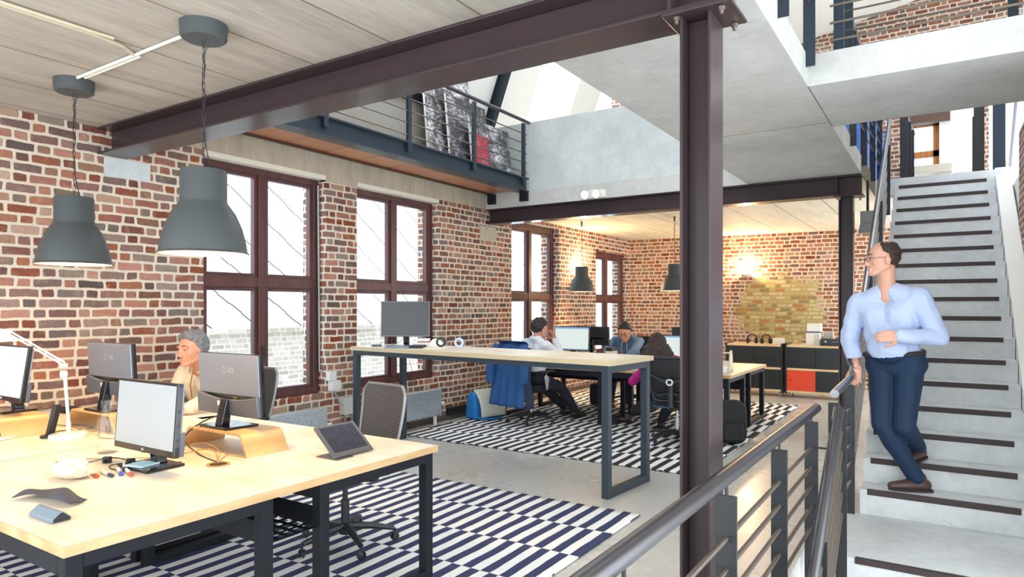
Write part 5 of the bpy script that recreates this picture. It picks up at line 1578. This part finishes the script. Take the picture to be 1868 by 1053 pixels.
def person(label, hip, chest_fwd, chest_up, head_c, face, hands, feet, skin, top, legs, shoe, elbow_pole=None, knee_pole=None, foot_dir=None,
           s=1.0, voxel=.007, sleeve_to=1.0, hand_dirs=None, palms=None, curls=(.5, .5), face_up=None, head_s=1.0, torso=.50, hip_w=.09, sh_w=.185, name_top='shirt', fold=.006, arm_s=1.0, belly=0., ease=.014):
    up = chest_up.normalized(); fwd = (chest_fwd-up*chest_fwd.dot(up)).normalized(); right = fwd.cross(up)
    neck = hip+up*torso*s
    sh = {1: hip+up*(torso-.055)*s+right*sh_w*s, -1: hip+up*(torso-.055)*s-right*sh_w*s}
    hp = {1: hip+right*hip_w*s, -1: hip-right*hip_w*s}
    elbow, wrist, knee, ankle = {}, {}, {}, {}
    for k in (1, -1):
        ep = (elbow_pole or {}).get(k, -fwd*.4-V(0, 0, 1)+right*k*.5)
        elbow[k], wrist[k] = ik(sh[k], hands[k], .29*s*arm_s, .265*s*arm_s, ep)
        kp = (knee_pole or {}).get(k, fwd+V(0, 0, .4))
        knee[k], ankle[k] = ik(hp[k], feet[k]+V(0, 0, .085*s), .435*s, .43*s, kp)
    M = frame(head_c, face, face_up or V(0, 0, 1))
    hs = s*head_s
    # ---- body: one continuous surface
    def torso_shape(b, g):
        b.capsule(hp[1], hp[-1], .105*s+g, .105*s+g)
        b.capsule(hip+up*.02*s, hip+up*.22*s, .105*s+g, .108*s+g)
        for k in (1, -1):
            b.capsule(hip+up*.06*s+right*k*.055*s, hip+up*.36*s+right*k*.075*s, .088*s+g, .098*s+g)
            b.capsule(hip+up*.36*s+right*k*.06*s, sh[k]-right*k*.02*s, .095*s+g, .058*s+g)
            b.capsule(sh[k]-right*k*.05*s, neck+right*k*.025*s+up*.008*s, .052*s+g, .050*s+g)
        if belly: b.ball(tuple(hip+up*.14*s+fwd*.05*s), (.11*s+g+belly*.5, .11*s+g+belly*.5, .12*s+g), 16, 10)
    def arm_shape(b, k, g, to=1.0):
        b.capsule(sh[k], elbow[k], .052*s+g, .042*s+g)
        b.capsule(elbow[k], elbow[k].lerp(wrist[k], to), .041*s+g, (.041+(.027-.041)*to)*s+g)
    def leg_shape(b, k, g, to=1.0):
        b.capsule(hp[k], knee[k], .085*s+g, .058*s+g)
        b.capsule(knee[k], knee[k].lerp(ankle[k], .35), .055*s+g, .057*s+g)
        b.capsule(knee[k].lerp(ankle[k], .3), knee[k].lerp(ankle[k], to), .057*s+g, .038*s+g)
    b = MB()
    torso_shape(b, -.012)
    for k in (1, -1):
        arm_shape(b, k, -.006); leg_shape(b, k, -.012)
        hd = (hand_dirs or {}).get(k, wrist[k]-elbow[k]); pn = (palms or {}).get(k, V(0, 0, -1))
        hand_shape(b, wrist[k], hd, pn, -k, curls[0 if k == 1 else 1], s)
    b.capsule(neck-up*.02*s+fwd*.012*s, head_c+M.to_3x3() @ V(0, -.028*hs, -.05*hs), .056*s, .055*s)
    head_shape(b, M, hs)
    body = organic(b, 'person', skin, voxel*.75, 2)
    tag(body, label, 'person')
    # ---- clothes
    b = MB(); torso_shape(b, ease)
    for k in (1, -1): arm_shape(b, k, ease+.002, sleeve_to)
    shirt = organic(b, name_top, top, voxel, 3, body, (fold, 14), lambda c: (c-hip).dot(up) > .075*s or abs((c-hip).dot(right)) > .26*s)
    b = MB()
    b.capsule(hp[1], hp[-1], .112*s, .112*s); b.capsule(hip+up*.075*s+right*.085*s, hip+up*.075*s-right*.085*s, .112*s, .112*s)
    if belly: b.ball(tuple(hip+up*.10*s+fwd*.05*s), (.112*s+belly*.5, .112*s+belly*.5, .10*s), 16, 10)
    for k in (1, -1): leg_shape(b, k, .014, .97)
    for k in (1, -1): b.capsule(knee[k].lerp(ankle[k], .5), knee[k].lerp(ankle[k], .98), .062*s, .056*s)
    organic(b, 'trousers', legs, voxel, 3, body, (.005, 13), lambda c: (c-hip).dot(up) < .10*s)
    for k in (1, -1):
        fd = (foot_dir or {}).get(k, V(fwd.x, fwd.y, 0)).normalized()
        a = feet[k]
        b = MB()
        b.capsule(a+V(0, 0, .045)-fd*.05, a+V(0, 0, .04)+fd*.06, .042*s, .043*s)
        b.capsule(a+V(0, 0, .04)+fd*.05, a+V(0, 0, .03)+fd*.165, .043*s, .030*s)
        b.capsule(a+V(0, 0, .05)-fd*.03, a+V(0, 0, .095)-fd*.02, .042*s, .040*s)
        sh_ = organic(b, 'shoe', shoe, .006, 2, body)
        for v in sh_.data.vertices: v.co.z = max(v.co.z, a.z+.014)
        R = Matrix.Translation(a) @ Matrix(((fd.x, -fd.y, 0), (fd.y, fd.x, 0), (0, 0, 1))).to_4x4()
        b = MB(); b.prism([(-.095, -.035), (-.06, -.045), (.08, -.047), (.16, -.036), (.19, 0), (.16, .036), (.08, .047), (-.06, .045), (-.095, .035)], .001, .018, 'z', R); b.build('sole', plain('dark_sole', '2a211e', .7), sh_, smooth=False)
    return dict(o=body, M=M, s=hs, sh=sh, elbow=elbow, wrist=wrist, hip=hip, up=up, fwd=fwd, right=right, neck=neck, knee=knee, ankle=ankle)
def skin(name, c): 
    m = plain(name, c, .5, var=.05, vs=20)
    b_ = m.node_tree.nodes['Principled BSDF']
    b_.inputs['Subsurface Weight'].default_value = .12; b_.inputs['Subsurface Radius'].default_value = (.02, .01, .006)
    return m
def collar(p, mat, r=.062, h=.035, parent=None):
    b = MB(); up, f = p['up'], p['fwd']
    n = 20; pts_b, pts_t = [], []
    for i in range(n+1):
        a = math.radians(28+304*i/n)
        d = f*math.cos(a)+p['right']*math.sin(a)
        drop = -.03*max(0, math.cos(a))
        pts_b.append(p['neck']+d*(r+.022)+up*(.004+drop)); pts_t.append(p['neck']+d*(r+.010)+up*(.02+h+drop*1.5))
    b.v = [tuple(q) for q in pts_b+pts_t]
    b.f = [(i, i+1, n+2+i, n+1+i) for i in range(n)]
    return b.build('collar', mat, parent or p['o'], True, solid=.006)
def glasses(p, c):
    M, s = p['M'], p['s']
    b = MB()
    for x in (-1, 1):
        b.tube([M @ V((x*.032+.022*math.cos(a))*s, (.100-.004*abs(math.cos(a)))*s, (.006+.017*math.sin(a))*s) for a in [2*PI*i/14 for i in range(15)]], .0018*s, 6, caps=False)
        b.tube([M @ V(x*.054*s, .096*s, .01*s), M @ V(x*.074*s, .05*s, .012*s), M @ V(x*.078*s, -.01*s, .012*s)], .0016*s, 6)
    b.tube([M @ V(-.01*s, .102*s, .01*s), M @ V(.01*s, .102*s, .01*s)], .0016*s, 6)
    b.build('glasses', plain(c, '4a4648', .3, .5), p['o'], True)

# --- man walking down the stairs
M_DENIM = plain('dark_navy_cloth', '0e2a48', .75, var=.12, vs=14)
p = person('man in a pale blue shirt and dark navy trousers walking down the concrete stairs',
    V(-.29, 5.63, 1.075), V(-.30, -.95, 0), V(-.10, -.06, 1), V(-.375, 5.545, 1.845), V(-.90, -.42, -.06),
    {1: V(-.535, 5.53, 1.06), -1: V(-.245, 5.36, 1.30)}, {1: V(-.155, 5.60, .178), -1: V(-.155, 5.86, .355)},
    skin('fair_skin', 'd9a48c'), plain('pale_blue_shirt', 'b9c8e8', .75, var=.05), M_DENIM, plain('brown_leather', '4a3330', .45, var=.15),
    elbow_pole={1: V(-.4, .6, -.6), -1: V(.9, .5, -.5)}, knee_pole={1: V(-.75, -.75, .2), -1: V(-.2, -1, .3)},
    foot_dir={1: V(-.93, -.36, 0), -1: V(-.3, -1, 0)}, hand_dirs={1: V(-.05, -.55, -.65), -1: V(-.85, -.35, -.05)},
    palms={1: V(.1, .3, -.9), -1: V(.25, .9, -.1)}, curls=(.95, .55), s=1.03, head_s=1.03, voxel=.008, belly=.03, torso=.515, fold=.010, sh_w=.20, ease=.022)
HAIRB = plain('dark_brown_hair', '3a2a22', .75, var=.3, vs=60)
hair_cap(p['M'], p['s'], HAIRB, p['o'], lambda d: d.z > .82*d.y+.12-(.55 if d.y < -.1 else 0) and d.y < .30 and not (d.z > .80), .014)
face_parts(p['M'], p['s'], p['o'], HAIRB); glasses(p, 'thin_glasses')
collar(p, MATS['pale_blue_shirt'])
b = MB(); nb = 26
up, f, r = p['up'], p['fwd'], p['right']
b.tube([p['hip']+up*.088+f*math.cos(2*PI*i/nb)*.128+r*math.sin(2*PI*i/nb)*.197+f*.012 for i in range(nb+1)], .016, 8, caps=False)
b.build('belt', plain('dark_brown_belt', '2a2020', .5), p['o'], True)

# --- man in cream knitwear at the near desks
p = person('grey-haired man in a cream half-zip jumper sitting by the nearest window',
    V(-4.95, 3.22, .55), V(.12, -1, 0), V(.10, -.30, 1), V(-4.80, 2.94, 1.175), V(.16, -.98, -.08),
    {1: V(-4.86, 2.78, .80), -1: V(-4.42, 2.70, .80)}, {1: V(-5.0, 2.75, RZ), -1: V(-4.68, 2.78, RZ)},
    skin('rosy_skin', 'd59a80'), plain('cream_knit', 'e3d8c2', .9, var=.08, vs=30, bump=.35, bs=150), plain('grey_trousers', '4c4d55', .8), plain('black_shoe', '1d1b1b', .5),
    elbow_pole={1: V(-.8, .3, -.6), -1: V(.8, .3, -.6)}, hand_dirs={1: V(.9, -.4, 0), -1: V(-.8, -.5, 0)}, s=1.0, head_s=1.09, voxel=.007, curls=(.35, .35), name_top='jumper', fold=.008, torso=.50, sleeve_to=1.04)
HAIRG = plain('curly_grey_hair', '77777a', .8, var=.45, vs=70)
hair_cap(p['M'], p['s'], HAIRG, p['o'], lambda d: d.z > .95*d.y-.05 - (.30 if d.y < -.2 else 0) - (.35 if abs(d.x) > .8 and d.y < .25 else 0) and (d.y < .78), .0165, 1.04, 520, .009, None, .005, (.012, 48))
face_parts(p['M'], p['s'], p['o'], plain('grey_brow', '5b5049', .8))
collar(p, MATS['cream_knit'], .064, .055)
b = MB(); q0 = p['neck']+p['fwd']*.075-p['up']*.01
b.tube([q0, q0+p['fwd']*.045-p['up']*.09, q0+p['fwd']*.055-p['up']*.19], .006, 6); b.build('zip', plain('tan_zip_tape', '9a7a55', .6), p['o'], True)

# --- man in a pale shirt seen from behind at the rear desks
p = person('dark-haired man in a pale shirt seen from behind at the rear desk',
    V(-4.42, 7.36, .58), V(.25, 1, 0), V(.06, .02, 1), V(-4.36, 7.42, 1.215), V(.38, .92, -.15),
    {1: V(-4.235, 7.60, 1.06), -1: V(-4.46, 7.80, .775)}, {1: V(-4.15, 8.0, RZ), -1: V(-4.38, 8.15, RZ)},
    skin('tan_skin', 'c98f74'), plain('pale_grey_shirt', 'd6d8de', .8, var=.04), plain('dark_trousers', '20222c', .8), plain('black_shoe', '1d1b1b', .5),
    elbow_pole={1: V(.6, .3, -.9), -1: V(-.8, .4, -.8)}, hand_dirs={1: V(-.3, -.1, .9)}, palms={1: V(-.4, -.8, 0)}, voxel=.009, head_s=1.06, torso=.49)
HAIRD = plain('short_dark_hair', '2f2a28', .75, var=.3, vs=60)
hair_cap(p['M'], p['s'], HAIRD, p['o'], lambda d: d.z > .9*d.y-.05-(.45 if d.y < 0 else 0), .016, 1.05, 420, .009, None, .005)
face_parts(p['M'], p['s'], p['o'], HAIRD); collar(p, MATS['pale_grey_shirt'])

# --- man in a denim shirt facing the camera
p = person('dark-haired man in a blue denim shirt leaning over the rear desk, facing the camera',
    V(-4.02, 9.56, .56), V(.05, -1, 0), V(.02, -.34, 1), V(-3.945, 9.17, 1.125), V(.14, -.86, -.50),
    {1: V(-4.10, 8.92, .775), -1: V(-3.80, 8.90, .775)}, {1: V(-4.14, 9.1, RZ), -1: V(-3.86, 9.05, RZ)},
    skin('warm_skin', 'c48a6c'), plain('washed_denim', '4d6c8e', .85, var=.22, vs=9), plain('dark_trousers', '20222c', .8), plain('brown_shoe', '5a4030', .5),
    elbow_pole={1: V(-1, .1, -.3), -1: V(1, .1, -.3)}, hand_dirs={1: V(.8, -.3, 0), -1: V(-.8, -.3, 0)}, voxel=.008, head_s=1.10, torso=.50, sh_w=.20, name_top='denim_shirt', fold=.009, s=1.0)
HAIRK = plain('black_hair', '1d1816', .6, var=.3, vs=60)
hair_cap(p['M'], p['s'], HAIRK, p['o'], lambda d: d.z > .85*d.y+.10-(.5 if d.y < -.1 else 0) and d.y < .78, .018, 1.045)
face_parts(p['M'], p['s'], p['o'], HAIRK); collar(p, MATS['washed_denim'])
b = MB()
for x in (-1, 1):
    q = p['neck']+p['fwd']*.09+p['right']*x*.035; b.tube([q, q+p['fwd']*.06-p['up']*.10+p['right']*x*.01, q+p['fwd']*.055-p['up']*.24], .004, 6)
b.build('drawstrings', plain('pale_cord', 'cfc8b8', .7), p['o'], True)
glasses(p, 'thin_glasses')

# --- woman with long curly hair, from behind
p = person('woman with long curly dark hair and a magenta top, seen from behind',
    V(-2.58, 7.26, .50), V(-.35, 1, 0), V(-.30, .16, 1), V(-2.77, 7.38, 1.045), V(-.35, .92, -.2),
    {1: V(-2.62, 7.75, .775), -1: V(-2.98, 7.52, .70)}, {1: V(-2.9, 7.85, RZ), -1: V(-3.42, 7.95, RZ)},
    skin('light_skin', 'dba78f'), plain('magenta_knit', 'a81c72', .85, var=.08), plain('charcoal_tights', '23262f', .8), plain('black_shoe', '1d1b1b', .5),
    elbow_pole={1: V(.6, -.6, -.5), -1: V(-.6, -.6, -.6)}, knee_pole={-1: V(-.5, .4, .9)}, foot_dir={-1: V(-.9, -.35, 0)}, voxel=.009, s=.95, sh_w=.16, torso=.45, head_s=1.05)
HAIRC = plain('curly_dark_hair', '33241e', .7, var=.5, vs=45)
rn = random.Random(11)
Mh = p['M']; hs_ = p['s']
def curls(b):
    for i in range(190):
        a = rn.uniform(-2.2, 2.2); t0 = rn.uniform(0, 1)
        base = Mh @ V(math.sin(a)*.085*hs_, -math.cos(a)*.10*hs_-.01, (.02-.03*t0))
        out = (Mh.to_3x3() @ V(math.sin(a), -math.cos(a), 0)).normalized()
        ln = rn.uniform(.18, .38); pts = []
        for k in range(6):
            q = k/5
            pts.append(base+out*(.02+.13*q*(1-.2*q))+V(.012*math.sin(k*2.3+i), .012*math.cos(k*2.1+i*1.7), -ln*q))
        b.tube(pts, [.016, .02, .02, .019, .016, .008], 6)
hair_cap(Mh, hs_, HAIRC, p['o'], lambda d: d.z > .7*d.y-.3, .024, 1.08, 400, .008, curls, .006, (.010, 42))
face_parts(p['M'], p['s'], p['o'], HAIRC)
b = MB(); b.capsule(p['hip']+p['right']*.08, p['knee'][1].lerp(p['hip'], .45), .125, .095); b.capsule(p['hip']-p['right']*.08, p['knee'][-1].lerp(p['hip'], .45), .125, .095); b.capsule(p['hip']+p['right']*.06, p['hip']-p['right']*.06, .13, .13)
organic(b, 'skirt', plain('blue_denim_skirt', '4f78b4', .85, var=.1), .01, 3, p['o'])
